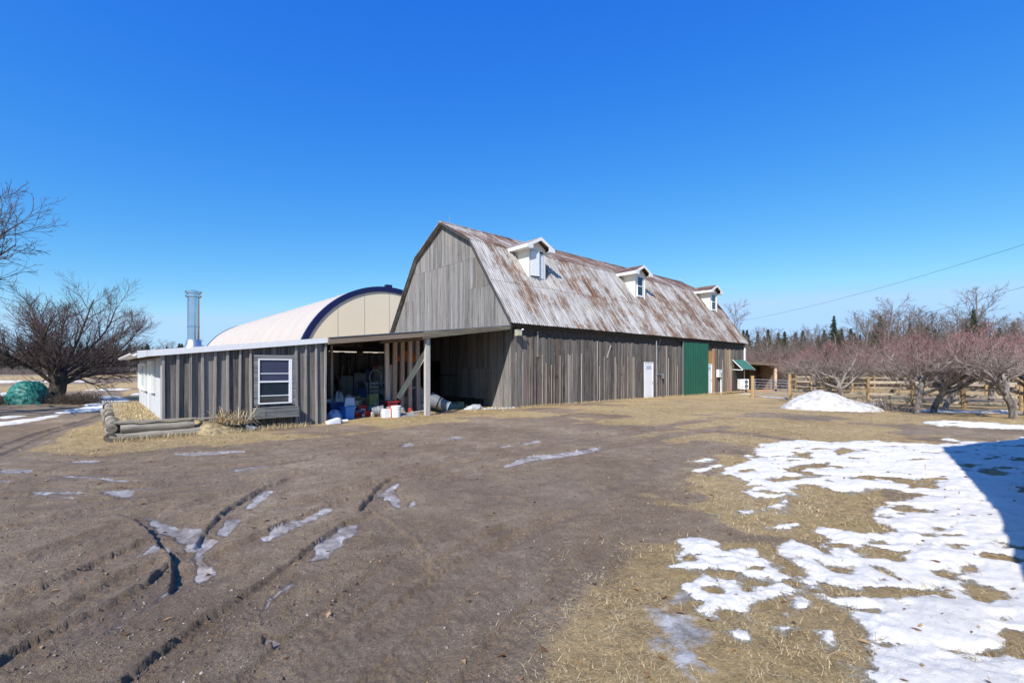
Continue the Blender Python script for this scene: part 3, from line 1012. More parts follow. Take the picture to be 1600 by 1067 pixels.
def blade_mat(name, c0, c1, c2):
    m, nt, n, l, p = nodemat(name)
    at = n.new('ShaderNodeAttribute'); at.attribute_name = 'tint'
    sp = n.new('ShaderNodeSeparateColor'); l.new(at.outputs['Color'], sp.inputs[0])
    cr = ramp(n, [(0.0, c0), (0.5, c1), (1.0, c2)])
    l.new(sp.outputs[0], cr.inputs[0]); l.new(cr.outputs[0], p.inputs['Base Color'])
    p.inputs['Roughness'].default_value = 0.7
    p.inputs['Specular IOR Level'].default_value = 0.2
    return m


def scatter_grass():
    pts = []
    for (r0, r1, dens) in ((2.0, 4.5, 5200), (4.5, 8, 2200), (8, 13, 620), (13, 24, 130)):
        area = math.radians(104) / 2 * (r1 * r1 - r0 * r0)
        k = int(area * dens)
        r = np.sqrt(RNG.uniform(r0 * r0, r1 * r1, k)); a = np.radians(RNG.uniform(-52, 52, k))
        x, y = r * np.sin(a), r * np.cos(a)
        z, sn, g, ice, ic, wet = ground_eval(x, y)
        # tufts: density follows a clumpy field
        cl = 0.5 + fbm(x, y, 5.0, 3, 101)
        keep = (RNG.uniform(0, 1, k) < np.clip(g * 1.1 * np.clip(cl, 0.15, 1.2), 0, 1)) & (RNG.uniform(0, 1, k) > sst(.42, .72, sn) * 0.99) & (ice < .5) & (ic < .5)
        pts.append(np.stack([x[keep], y[keep], z[keep], np.full(keep.sum(), r0)], -1))
    P = np.concatenate(pts)
    n = len(P)
    x, y, z, rb = P.T
    az = RNG.uniform(0, 2 * math.pi, n) + 1.5 * fbm(x, y, 0.8, 2, 103)
    Ln = RNG.uniform(0.025, 0.075, n) * (1 + 0.05 * rb)
    lift = RNG.uniform(0.02, 0.75, n) ** 2.2
    w = RNG.uniform(0.0007, 0.0016, n) * (0.7 + 0.42 * rb)
    dx, dy = np.cos(az), np.sin(az)
    base = np.stack([x, y, z + 0.001], -1)
    side = np.stack([-dy * w, dx * w, np.zeros(n)], -1)
    tip = base + np.stack([dx * Ln * (1 - 0.4 * lift), dy * Ln * (1 - 0.4 * lift), Ln * lift + 0.004], -1)
    V = np.stack([base - side, base + side, tip], 1).reshape(-1, 3)
    Fc = np.arange(n * 3).reshape(-1, 3)
    t = np.repeat(np.clip(RNG.normal(0.46, 0.27, n) + 0.25 * fbm(x, y, 0.8, 3, 104), 0, 1), 3)
    me = raw_mesh('dry_grass', V, Fc, blade_mat('dry_grass_blade', (0.15, 0.11, 0.055), (0.48, 0.37, 0.20), (0.70, 0.58, 0.36)),
                  attr=np.stack([t, t, t, np.ones_like(t)], -1))
    o = link_mesh('dry_grass', me)
    tag(o, 'matted straw-coloured winter grass round the muddy yard', 'grass', kind='stuff')
    print('grass blades', n)


scatter_grass()


def scatter_stones():
    V, T, A = [], [], []
    octv = np.array([[1, 0, 0], [-1, 0, 0], [0, 1, 0], [0, -1, 0], [0, 0, .7], [0, 0, -.7]], float)
    octf = np.array([[0, 2, 4], [2, 1, 4], [1, 3, 4], [3, 0, 4], [2, 0, 5], [1, 2, 5], [3, 1, 5], [0, 3, 5]])
    pts = []
    for (r0, r1, dens) in ((2.0, 4, 700), (4, 8, 220), (8, 16, 30)):
        area = math.radians(104) / 2 * (r1 * r1 - r0 * r0); k = int(area * dens)
        r = np.sqrt(RNG.uniform(r0 * r0, r1 * r1, k)); a = np.radians(RNG.uniform(-52, 52, k))
        x, y = r * np.sin(a), r * np.cos(a)
        z, sn, g, ice, ic, wet = ground_eval(x, y)
        keep = (sn < .3) & (ice < .3) & (ic < .3) & (RNG.uniform(0, 1, k) > g * 0.7) & (0.5 + fbm(x, y, 1.1, 3, 111) > RNG.uniform(0.1, .8, k))
        pts.append(np.stack([x[keep], y[keep], z[keep], np.full(keep.sum(), r0)], -1))
    P = np.concatenate(pts); n = len(P)
    sz = 0.0025 + 0.011 * RNG.uniform(0, 1, n) ** 5 + 0.0006 * P[:, 3]
    ang = RNG.uniform(0, 6.28, n)
    base = octv[None] * (1 + RNG.uniform(-.35, .35, (n, 6, 1))) * sz[:, None, None]
    c, s = np.cos(ang)[:, None], np.sin(ang)[:, None]
    X = base[..., 0] * c - base[..., 1] * s; Yv = base[..., 0] * s + base[..., 1] * c
    V = np.stack([X + P[:, 0:1], Yv + P[:, 1:2], base[..., 2] + P[:, 2:3] + sz[:, None] * 0.2], -1).reshape(-1, 3)
    Fc = (octf[None] + (np.arange(n) * 6)[:, None, None]).reshape(-1, 3)
    t = np.repeat(np.clip(RNG.beta(1.6, 2.6, n), 0, 1), 6)
    me = raw_mesh('gravel', V, Fc, blade_mat('gravel_stone', (0.10, 0.075, 0.058), (0.20, 0.16, 0.13), (0.46, 0.40, 0.33)),
                  attr=np.stack([t, t, t, np.ones_like(t)], -1))
    o = link_mesh('gravel', me)
    tag(o, 'small pale stones and crumbs of earth strewn over the mud', 'gravel', kind='stuff')
    print('stones', n)


scatter_stones()

# ------------------------------------------------------------------ BARN
LEN = 24.4
WID = 10.4
PROF = [(-.25, 3.6), (2.7, 7.70), (5.2, 9.08), (7.7, 7.70), (10.65, 3.6)]


def prof_z(t):
    for (a, za), (b, zb) in zip(PROF[:-1], PROF[1:]):
        if t <= b:
            return za + (zb - za) * (t - a) / (b - a)
    return 3.6


def board(name, mat, parent, poly, axis, a0, a1, fr=F):
    return MB(fr).prism(poly, axis, a0, a1).build(name, mat, parent, fix=True)


# long wall boards (t = 0 plane, outside towards -t)
rnd = random.Random(3)
s = 0.0
DOORS = [(10.18, 11.14, 2.06), (17.95, 18.80, 1.98)]
UNDER = (22.35, 24.2, 1.75)      # opening under the green awning
while s < LEN - 0.02:
    w = rnd.uniform(0.16, 0.24)
    if rnd.random() < 0.12: w = rnd.uniform(0.09, 0.13)
    e = min(s + w, LEN)
    z0 = rnd.uniform(-0.12, 0.04) - 0.10 * (s / LEN)
    z1 = 3.10 + rnd.uniform(-0.05, 0.05)  # boards stop short so the dark lining stands in for eave shade
    proud = rnd.uniform(0, 0.022)
    mat = M['wall']
    mid = (s + e) / 2
    for a, b, zt in DOORS:
        if a - 0.05 < mid < b + 0.05: z0 = zt + 0.02
    if UNDER[0] < mid < UNDER[1]: z0 = UNDER[2]
    if 18.75 < mid < 19.25: mat = M['newwood']
    if 17.9 < mid < 18.8: mat = M['newwood']; z0 = 2.02; z1 = 2.9
    if 21.0 < mid < 22.1 and rnd.random() < 0.45: mat = M['tanwood']
    lean = rnd.uniform(-0.012, 0.012)
    gap = rnd.choice([0.006, 0.010, 0.016, 0.028])
    board('wall_board', mat, BARN, [(s + lean, z0 + rnd.uniform(-.02, .02)), (e - gap + lean, z0 + rnd.uniform(-.02, .02)),
                                    (e - gap - lean, z1), (s - lean, z1 + rnd.uniform(-.02, .02))], 'y', -0.025 - proud, -proud)
    if rnd.random() < 0.55 and not (14.2 < e < 18.9 or 22.2 < e < 24.3 or 10.0 < e < 11.2):
        tp_ = rnd.choice([z1, z1, 1.9, 2.4]) + rnd.uniform(-.1, .05)
        bw = rnd.uniform(.008, .016)
        board('cover_strip', M['strip'], BARN, [(e - bw, z0), (e + bw, z0), (e + bw - lean, tp_), (e - bw - lean, tp_)], 'y', -0.075, -0.049)
    s = e
# dark header strip and inner lining, bare above the boards to deepen eave shade
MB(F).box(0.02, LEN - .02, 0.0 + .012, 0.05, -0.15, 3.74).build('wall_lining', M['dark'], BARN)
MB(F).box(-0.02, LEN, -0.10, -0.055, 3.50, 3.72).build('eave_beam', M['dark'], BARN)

# gable boards (s = 0 plane)
t = 0.0
rnd = random.Random(5)
while t < WID - 0.02:
    w = rnd.uniform(0.17, 0.23)
    e = min(t + w, WID)
    pr = rnd.uniform(0, 0.012)
    gap = rnd.choice([0.003, 0.005, 0.009])
    mid = (t + e) / 2
    # lower course inside the lean-to; there is a stall opening beyond t = 5.5
    if mid < 5.5:
        zlow = -0.1 if mid < 1.8 else 0.33
        zsplit = 1.72 if 1.2 < mid < 3.6 else None
        if zsplit:
            board('gable_board', M['gable'], BARN, [(t, zlow + rnd.uniform(-.04, .03)), (e - gap, zlow + rnd.uniform(-.04, .03)), (e - gap, zsplit), (t, zsplit)], 'x', -0.03 - pr - .012, -pr - .012)
            board('gable_board', M['gable'], BARN, [(t, zsplit + .01), (e - gap, zsplit + .01), (e - gap, 3.42), (t, 3.42)], 'x', -0.03 - pr, -pr)
        else:
            board('gable_board', M['gable'], BARN, [(t, zlow + rnd.uniform(-.04, .03)), (e - gap, zlow + rnd.uniform(-.04, .03)), (e - gap, 3.42), (t, 3.42)], 'x', -0.03 - pr, -pr)
    elif mid < 7.0:
        board('gable_board', M['gable'], BARN, [(t, 2.1), (e - gap, 2.1), (e - gap, 3.42), (t, 3.42)], 'x', -0.03 - pr, -pr)
    else:
        board('gable_board', M['gable'], BARN, [(t, 0), (e - gap, 0), (e - gap, 3.42), (t, 3.42)], 'x', -0.03 - pr, -pr)
    cuts = [3.43]
    if mid < 2.85 or mid > 8.1: cuts.append(5.45 + rnd.uniform(-.02, .02))
    cuts.append(6.88 + rnd.uniform(-.02, .02))
    za, zb = prof_z(t) - .01, prof_z(e) - .01
    pk = max(za, zb)
    cuts = [c for c in cuts if c < min(za, zb) - .15]
    if not cuts: cuts = [3.43]
    for i, c in enumerate(cuts):
        g2 = gap
        pr2 = pr + rnd.uniform(0, .006) + 0.004 * i
        if i + 1 < len(cuts):
            board('gable_board', M['gable'], BARN, [(t, c), (e - g2, c), (e - g2, cuts[i + 1] + .0), (t, cuts[i + 1])], 'x', -0.03 - pr2, -pr2)
        else:
            top = [(e - g2, zb), (t, za)]
            for kt, kz in PROF[1:-1]:
                if t < kt < e: top = [(e - g2, zb), (kt, kz - .01), (t, za)]
            if max(p[1] for p in top) - c > 0.02:
                board('gable_board', M['gable'], BARN, [(t, c + .006), (e - g2, c + .006)] + top, 'x', -0.03 - pr2, -pr2)
    t = e
# inner lining behind the gable (dark), far gable, back wall
gl = [(5.45, -.1), (0.03, -.1), (0.03, 3.5)] + [(a, z - .14) for a, z in PROF[1:-1]] + [(10.35, 3.5), (10.35, -.1), (7.05, -.1), (7.05, 2.1), (5.45, 2.1)]
MB(F).prism(gl, 'x', 0.012, 0.05).build('gable_lining', M['dark'], BARN)
MB(F).prism([(0, -.3), (WID, -.3), (WID, 3.9)] + [(a, z - .02) for a, z in reversed(PROF[1:-1])] + [(0, 3.9)], 'x', LEN - .06, LEN).build('far_gable_wall', M['gable'], BARN)
MB(F).box(0, LEN - .07, WID - .06, WID, -.3, 3.85).build('back_wall', M['gable'], BARN)
MB(F).box(0.06, LEN - .07, 0.06, WID - .07, -.2, -.02).build('floor', M['dark'], BARN)

# roof: corrugated sheets
def sheet_mesh(width, length, name):
    pitch = 0.1333
    nseg = int(round(width / pitch)) * 4
    V, Fq = [], []
    for i in range(nseg + 1):
        u = width * i / nseg
        hh = 0.019 * math.sin(2 * math.pi * u / pitch)
        for v in (0.0, length * .5, length):
            V.append((u, v, hh))
    for i in range(nseg):
        for j in range(2):
            a = i * 3 + j
            Fq.append((a, a + 3, a + 4, a + 1))
    me = bpy.data.meshes.new(name)
    me.from_pydata(V, [], Fq)
    me.polygons.foreach_set('use_smooth', [True] * len(Fq))
    me.materials.append(M['roof'])
    return me


OV = 0.27
SL = Vector((0, 2.95, 4.1)); LSL = SL.length; SL.normalize()
SU = Vector((0, 2.5, 1.38)); LSU = SU.length; SU.normalize()
SHW = 0.8
ex = 0.0                                     # eave overhang along the slope
low_len = LSL + ex
me_low = sheet_mesh(SHW + .02, low_len / 2 + .06, 'roof_sheet')
me_up = sheet_mesh(SHW + .02, LSU + .08, 'roof_sheet_upper')
nrm_l = Vector((0, -SL.z, SL.y)); nrm_u = Vector((0, -SU.z, SU.y))


def place_sheet(me, s0, base, up, nrm, jitter):
    j = random.uniform(-jitter, jitter)
    Mx = Matrix(((1, up.x, nrm.x, s0), (0, up.y, nrm.y, base.y + up.y * j + nrm.y * .0), (0, up.z, nrm.z, base.z + up.z * j), (0, 0, 0, 1)))
    return link_mesh('roof_sheet', me, BARN, Mx)


nS = 31
for i in range(nS):
    s0 = -OV + i * SHW
    off = nrm_l * (0.05 + 0.004 * (i % 2))
    b0 = Vector((0, -.25, 3.6)) + off
    place_sheet(me_low, s0, b0, SL, nrm_l, 0.012)
    b1 = Vector((0, -.25, 3.6)) + SL * (low_len / 2 - .04) + off + nrm_l * .012
    place_sheet(me_low, s0, b1, SL, nrm_l, 0.012)
    b2 = Vector((0, 2.7, 7.70)) - SU * .05 + nrm_u * (0.062 + 0.004 * (i % 2))
    place_sheet(me_up, s0, b2, SU, nrm_u, 0.010)
S1 = -OV + nS * SHW
# decking below the sheets, both sides; and the far side's metal
def slab(name, mat, p0, p1, th, s0=-OV + .02, s1=S1 - .02):
    (t0, z0), (t1, z1) = p0, p1
    d = Vector((t1 - t0, z1 - z0)).normalized(); nn = Vector((-d.y, d.x))
    if nn.y < 0: nn = -nn
    q = [(t0, z0), (t1, z1), (t1 + nn.x * th, z1 + nn.y * th), (t0 + nn.x * th, z0 + nn.y * th)]
    return MB(F).prism(q, 'x', s0, s1).build(name, mat, BARN)


EL = (-.25, 3.6)
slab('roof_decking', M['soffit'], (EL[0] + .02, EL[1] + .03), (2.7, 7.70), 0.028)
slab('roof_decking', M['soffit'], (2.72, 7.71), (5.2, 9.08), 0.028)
slab('far_roof_slope', M['roof'], (5.2, 9.08), (7.7, 7.70), 0.07, -OV, S1)
slab('far_roof_slope', M['roof'], (7.7, 7.70), (10.4 - EL[0], EL[1]), 0.07, -OV, S1)
MB(F).prism([(5.0, 9.06), (5.2, 9.19), (5.4, 9.06), (5.4, 9.045), (5.0, 9.045)], 'x', -OV, S1).xf(Matrix.Translation((0, 0, .02))).build('ridge_cap', M['roof'], BARN)
# rake boards along the near gable
rb = [(EL[0], EL[1]), (2.7, 7.70), (5.2, 9.08), (7.7, 7.70), (10.4 - EL[0], EL[1])]
for a, b in zip(rb[:-1], rb[1:]):
    d = Vector((b[0] - a[0], b[1] - a[1])).normalized(); nn = Vector((d.y, -d.x)) if d.x > 0 else Vector((-d.y, d.x))
    if nn.y > 0: nn = -nn
    q = [(a[0], a[1] + .02), (b[0], b[1] + .02), (b[0] + nn.x * .035, b[1] + nn.y * .035), (a[0] + nn.x * .035, a[1] + nn.y * .035)]
    MB(F).prism(q, 'x', -OV - .025, -OV + .005).build('rake_board', M['soffit'], BARN)
# purlin ends (little brackets) under the verge are dark; eave rafters
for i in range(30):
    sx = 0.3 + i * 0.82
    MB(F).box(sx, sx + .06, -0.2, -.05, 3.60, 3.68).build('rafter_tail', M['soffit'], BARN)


# dormers
def dormer(s0, shutters, extra_w=0.0):
    s1 = s0 + 1.15 + extra_w
    tf = 1.49
    zt = 7.66
    mc = (s0 + s1) / 2
    body = MB(F)
    body.box(s0, s1, tf, 3.2, 5.88, zt)
    body.prism([(s0, zt), (s1, zt), (mc, 8.02)], 'y', tf, 3.3)
    k = s0
    # siding battens on the sides and front corner boards
    for q in range(8):
        tt = tf + .12 + q * .2
        body.box(s0 - .014, s0, tt, tt + .03, 5.9, zt)
        body.box(s1, s1 + .014, tt, tt + .03, 5.9, zt)
    for c in (s0 - .012, s1 - .078):
        body.box(c, c + .09, tf - .018, tf, 5.9, zt)
    body.box(s0 - .02, s1 + .02, tf - .03, tf, 5.86, 5.98)
    d = body.build('dormer', M['cream'], BARN)
    fo, th = 1.20, .045
    sl, sr = s0 - .38, s1 + .40
    ze, zr = 7.62, 8.10
    rf = MB(F)
    for a, b in (((sl, ze), (mc, zr)), ((mc, zr), (sr, ze))):
        rf.prism([(a[0], a[1]), (b[0], b[1]), (b[0], b[1] + th), (a[0], a[1] + th)], 'y', fo, 3.75)
    rf.build('dormer_roof', M['roof'], d)
    f = MB(F)
    for a, b in (((sl - .01, ze), (mc, zr)), ((mc, zr), (sr + .01, ze))):
        f.prism([(a[0], a[1] - .13), (b[0], b[1] - .13), (b[0], b[1] + .035), (a[0], a[1] + .035)], 'y', fo - .03, fo - .002)
    f.build('rake_fascia', M['white'], d)
    e = MB(F)
    e.box(sl - .02, sl + .005, fo - .028, 3.0, ze - .12, ze + .03)
    e.box(sr - .005, sr + .02, fo - .028, 3.0, ze - .12, ze + .03)
    e.box(sl + .006, s0 - .002, fo, 2.9, ze - .12, ze - .10)
    e.box(s1 + .002, sr - .006, fo, 2.9, ze - .12, ze - .10)
    # returns
    e.box(sl + .006, s0 + .02, fo - .027, fo, ze - .12, ze + .06)
    e.box(s1 - .02, sr - .006, fo - .027, fo, ze - .12, ze + .06)
    e.build('eave_fascia', M['white'], d)
    wa, wb, z0, z1 = s0 + .30, s1 - .30, 6.28, 7.42
    if shutters:
        MB(F).box(s0 + .14, s1 - .14, tf - .012, tf - .001, 6.2, 7.5).build('window_opening', M['dark'], d)
        osb = simple('speckled_shutter', (0.62, 0.64, 0.67), 0.7, scale=30, var=0.25)
        MB(F).hexa([(s0 + .12, tf - .05, 6.24), (s0 + .62, tf - .14, 6.24), (s0 + .62, tf - .12, 6.24), (s0 + .12, tf - .02, 6.24),
                    (s0 + .12, tf - .05, 7.46), (s0 + .62, tf - .14, 7.46), (s0 + .62, tf - .12, 7.46), (s0 + .12, tf - .02, 7.46)]).build('shutter', osb, d)
        MB(F).box(s1 - .42, s1 - .12, tf - .035, tf - .013, 6.18, 7.40).build('shutter', osb, d)
    else:
        fr = MB(F)
        for bx in ((wa - .05, wa, z0 - .05, z1 + .05), (wb, wb + .05, z0 - .05, z1 + .05), (wa, wb, z0 - .05, z0), (wa, wb, z1, z1 + .05), (wa, wb, 6.83, 6.88)):
            fr.box(bx[0], bx[1], tf - .03, tf - .001, bx[2], bx[3])
        fr.build('window_frame', M['vinyl'], d)
        MB(F).box(wa, wb, tf - .012, tf - .003, z0, 6.83).build('pane', M['glass'], d)
        MB(F).box(wa, wb, tf - .016, tf - .004, 6.88, z1).build('pane', M['glass'], d)
        MB(F).box(wa - .08, wb + .08, tf - .05, tf - .002, z0 - .09, z0 - .052).build('window_sill', M['vinyl'], d)
    return d


dormer(2.42, True)['label'] = 'dormer with half open speckled shutters'
dormer(11.58, False)
dormer(21.80, False, 0.05)

# lightning rods on the ridge
for sx in (0.35, 8.2, 24.2):
    r_ = MB(F)
    r_.tube([(sx, 5.2, 9.2), (sx, 5.2, 9.62)], [.012, .008], 6)
    r_.lathe([(0.0, -.045), (.04, -.02), (.045, 0), (.04, .02), (0, .045)], (sx, 5.2, 9.38), 8)
    r_.build('lightning_rod', M['galv'], BARN)


# doors on the long wall
def white_door(a, b, z0, z1, hinge_label):
    d = MB(F).box(a + .05, b - .05, -0.045, -0.01, z0, z1 - .03).build('door', M['vinyl'], BARN)
    tr = MB(F)
    tr.box(a, a + .05, -.06, 0, z0, z1 + .04); tr.box(b - .05, b, -.06, 0, z0, z1 + .04); tr.box(a + .05, b - .05, -.06, 0, z1 - .02, z1 + .04)
    tr.build('door_frame', M['white'], d)
    MB(F).box(a + .22, b - .22, -.052, -.0455, z1 - .38, z1 - .16).build('pane', simple('frosted_pane', (.45, .5, .58), .2), d)
    for z in (z0 + .2, z0 + 1.0):
        MB(F).box(a + .2, b - .2, -.050, -.0452, z, z + .6).build('door_panel', M['vinyl'], d)
    MB(F).lathe([(0, 0), (.03, .01), (.03, .04), (0, .05)], (0, 0, 0), 8).xf(Matrix.Translation((b - .12, -.05, z0 + .95)) @ Matrix.Rotation(R(90), 4, 'X')).build('door_handle', M['galv'], d)
    return d


white_door(10.18, 11.14, -0.08, 2.03, '')
white_door(17.80, 18.78, -0.05, 1.98, '')

# green sliding door, ribbed metal
gd = MB(F)
a, b, z0, z1 = 14.53, 18.02, -0.03, 3.40
gd.box(a, b, -.15, -.12, z0, z1)
gdo = gd.build('sliding_door', M['greend'], BARN)
n_r = 15
for i in range(n_r):
    x_ = a + .1 + (b - a - .2) * i / (n_r - 1)
    MB(F).prism([(x_ - .03, -.15), (x_ - .012, -.172), (x_ + .012, -.172), (x_ + .03, -.15)], 'z', z0 + .004, z1 - .004).build('door_rib', M['greend'], gdo)
MB(F).box(a - .03, a, -.165, -.10, z0 - .02, z1).build('door_edge', M['galv'], gdo)
MB(F).box(13.9, 21.2, -.16, -.06, 3.42, 3.47).build('door_track', M['soffit'], BARN)
for x_ in (14.9, 16.1, 17.3): MB(F).box(x_, x_ + .25, -.16, -.10, z0 - .07, z0 - .02).build('door_guide', M['dark'], gdo)

# service mast and box near the white door
MB(F).tube([(11.42, -.09, -.05), (11.42, -.09, 3.35)], .035, 8).build('conduit', M['galv'], BARN)
MB(F).tube([(11.42, -.10, 3.3), (11.55, -.2, 3.5), (11.62, -.26, 3.42), (11.50, -.2, 3.1), (11.45, -.13, 2.9)], .012, 6).build('service_cable', M['wire'], BARN)
wl_ = MB(F); wl_.tube([(11.42, -.1, 1.36), (12.0, -.14, 1.38)], .02, 6); wl_.box(11.95, 12.08, -.2, -.1, 1.1, 1.38); wl_.build('wall_tap', M['galv'], BARN)
# electrical box with conduit on the right
eb = MB(F).box(19.5, 20.0, -.22, -.03, 1.08, 1.62).build('meter_box', simple('pale_grey_box', (.62, .66, .64), .5), BARN)
MB(F).lathe([(0, 0), (.09, .005), (.09, .05), (0, .06)], (0, 0, 0), 12).xf(Matrix.Translation((19.85, -.22, 1.35)) @ Matrix.Rotation(R(90), 4, 'X')).build('meter_dial', M['grey'], eb)
MB(F).tube([(20.02, -.12, 1.3), (20.04, -.12, -.15)], .045, 8).build('conduit', M['white'], BARN)
# pink board, white corner downpipe
MB(F).hexa([(21.55, -.09, -.1), (21.8, -.12, -.1), (21.8, -.10, -.1), (21.55, -.07, -.1), (21.5, -.06, 1.15), (21.62, -.06, 1.15), (21.62, -.05, 1.15), (21.5, -.05, 1.15)]).build('red_plank', simple('faded_red_plank', (.42, .2, .17), .8), BARN)
MB(F).box(LEN - .16, LEN + .03, -.13, -.05, 1.9, 3.3).build('corner_downpipe', M['white'], BARN)
# boards hanging off the wall, notches
MB(F).bar((6.62, -.075, 2.25), (6.95, -.08, 2.92), .09, .02, up=(0, 1, 0)).build('loose_board', M['batten'], BARN)
MB(F).box(1.44, 1.54, -.075, -.05, 2.22, 3.36).build('loose_board', M['batten'], BARN)
for x_ in (1.75, 2.72, 7.05, 7.9): MB(F).box(x_, x_ + .1, -.0535, -.048, 1.30, 1.45).build('knot_hole', M['dark'], BARN)
# corner flood lamp under the eave
fl = empty('flood_lamp', F @ Matrix.Translation((0.15, -.2, 3.15)), 'boxy beige security lamp hanging under the eave at the near barn corner', 'lamp')
FL = WM[fl]
MB(FL).box(-.14, .14, -.12, .04, -.06, .2).build('lamp_housing', simple('beige_lamp', (.42, .39, .30), .6), fl)
MB(FL).box(-.12, .12, -.135, -.121, -.04, .12).build('lamp_glass', simple('lamp_lens', (.5, .46, .34), .2), fl)
MB(FL).box(-.03, .03, -.04, .15, .2, .27).build('bracket', M['black'], fl)
MB(FL).lathe([(0, 0), (.05, 0), (.05, .05), (0, .05)], (.2, -.1, .2), 8).build('sensor', M['vinyl'], fl)

# ---- green awning and the opening below it
aw = empty('awning', F @ Matrix.Translation((22.2, 0, 1.6)), 'faded green metal awning on the far end of the barn wall', 'awning')
A = WM[aw]
q = MB(A)
q.hexa([(-.05, -.78, .0), (2.25, -.78, .0), (2.25, -.05, .72), (-.05, -.05, .72), (-.05, -.80, .03), (2.25, -.80, .03), (2.25, -.07, .75), (-.05, -.07, .75)])
q.build('awning_sheet', M['greena'], aw)
for i in range(8):
    x_ = .08 + i * .29
    MB(A).hexa([(x_, -.805, .03), (x_ + .03, -.805, .03), (x_ + .03, -.075, .75), (x_, -.075, .75), (x_, -.815, .045), (x_ + .03, -.815, .045), (x_ + .03, -.085, .765), (x_, -.085, .765)]).build('awning_rib', M['greena'], aw)
for x_ in (-.06, 2.2):
    MB(A).bar((x_ + .02, -.06, .02), (x_ + .02, -.78, -.02), .04, .05).build('awning_arm', M['white'], aw)
    MB(A).bar((x_ + .02, -.06, .74), (x_ + .02, -.8, .0), .03, .05).build('awning_rail', M['white'], aw)

# ---- heat pump on a stand
hp_c = AT(1161, 596.7, 33.2)
HP = Matrix.Translation((hp_c.x, hp_c.y, gz(hp_c.x, hp_c.y))) @ Matrix.Rotation(R(12), 4, 'Z') @ Matrix.Scale(.88, 4)
hp = empty('heat_pump', HP, 'white outdoor heat pump with two stacked fans on a metal stand by the awning', 'heat pump')
MB(HP).box(-.36, .40, -.18, .2, .44, 1.24).build('casing', M['vinyl'], hp)
for z in (.66, 1.02):
    g_ = MB(HP)
    for rr_ in (.17, .12, .07):
        g_.tube([(.16 + rr_ * math.cos(k * math.pi / 8), -.195, z + rr_ * math.sin(k * math.pi / 8)) for k in range(17)], .006, 5, False)
    for k in range(4):
        an = k * math.pi / 4
        g_.bar((.16 - .17 * math.cos(an), -.195, z - .17 * math.sin(an)), (.16 + .17 * math.cos(an), -.195, z + .17 * math.sin(an)), .008, .008)
    gr_ = g_.build('fan_grille', M['grey'], hp)
    MB(HP).lathe([(0, 0), (.155, 0), (.155, .006), (0, .006)], (0, 0, 0), 16).xf(Matrix.Translation((.16, -.181, z)) @ Matrix.Rotation(R(90), 4, 'X')).build('fan_recess', M['black'], gr_)
MB(HP).box(-.33, -.08, -.186, -.181, .55, .62).build('side_vent', M['grey'], hp)
for x_ in (-.34, .02, .38):
    MB(HP).tube([(x_, -.1, 0.02), (x_, -.1, .44)], .015, 6).build('stand_leg', M['galv'], hp)
MB(HP).box(-.5, .6, -.35, .3, 0.0, .08).build('timber_base', M['fencerail'], hp)

# ------------------------------------------------------------------ LEAN-TO SHED along the same front line
def roof_h(s): return 3.55 + 0.113 * s


SH = F @ Matrix.Translation((-7.9, 0, 0))
shed = empty('lean_to_shed', SH, 'low weathered board-and-batten shed with an open bay leaning against the barn gable', 'shed')
SHD = 8.2
# roof
sA, sB = -12.25, -0.06
rfm = simple('dark_roll_roofing', (0.10, 0.09, 0.085), 0.85, var=0.3, bump=.3)
MB(F).prism([(sA - .2, roof_h(sA - .2) - .06), (sB, roof_h(sB) - .06), (sB, roof_h(sB)), (sA - .2, roof_h(sA - .2))], 'y', -0.12, SHD + .25).build('roof', rfm, shed)
# white fascia on the closed part, brown beam on the open bay
for (a, b, mat, up, dn, nm, th) in ((sA - .02, -7.85, M['white'], .0, .155, 'white_fascia', .03), (-7.845, -4.5, M['beam'], -.01, .20, 'bay_beam', .10), (-4.495, -0.3, M['beam2'], .0, .27, 'header_beam', .12)):
    MB(F).prism([(a, roof_h(a) - dn), (b, roof_h(b) - dn + (.10 if nm == 'header_beam' else 0)), (b, roof_h(b) + up), (a, roof_h(a) + up)], 'y', -.125 - th, -.125).build(nm, mat, shed)
# thin metal drip edge above the beam
MB(F).prism([(-7.84, roof_h(-7.84)), (-.3, roof_h(-.3)), (-.3, roof_h(-.3) + .012), (-7.84, roof_h(-7.84) + .012)], 'y', -.25, -.1).build('drip_edge', M['galv'], shed)
# rafters under the roof
for i in range(9):
    t_ = .4 + i * .95
    MB(F).prism([(sA, roof_h(sA) - .2), (sB - .1, roof_h(sB - .1) - .2), (sB - .1, roof_h(sB - .1) - .065), (sA, roof_h(sA) - .065)], 'y', t_, t_ + .05).build('rafter', M['beam'], shed)
# front boards and battens of the closed part
edges_px = [255, 277, 297, 316, 335, 355, 374, 391]           # batten positions seen in the photo


def s_of(px, t=0.0):
    q_ = (px - 800) / FPX
    # X = CS s - SN t ; Y = Y0 + SN s + CS t
    return (q_ * (Y0 + CS * t) + SN * t) / (CS - q_ * SN)


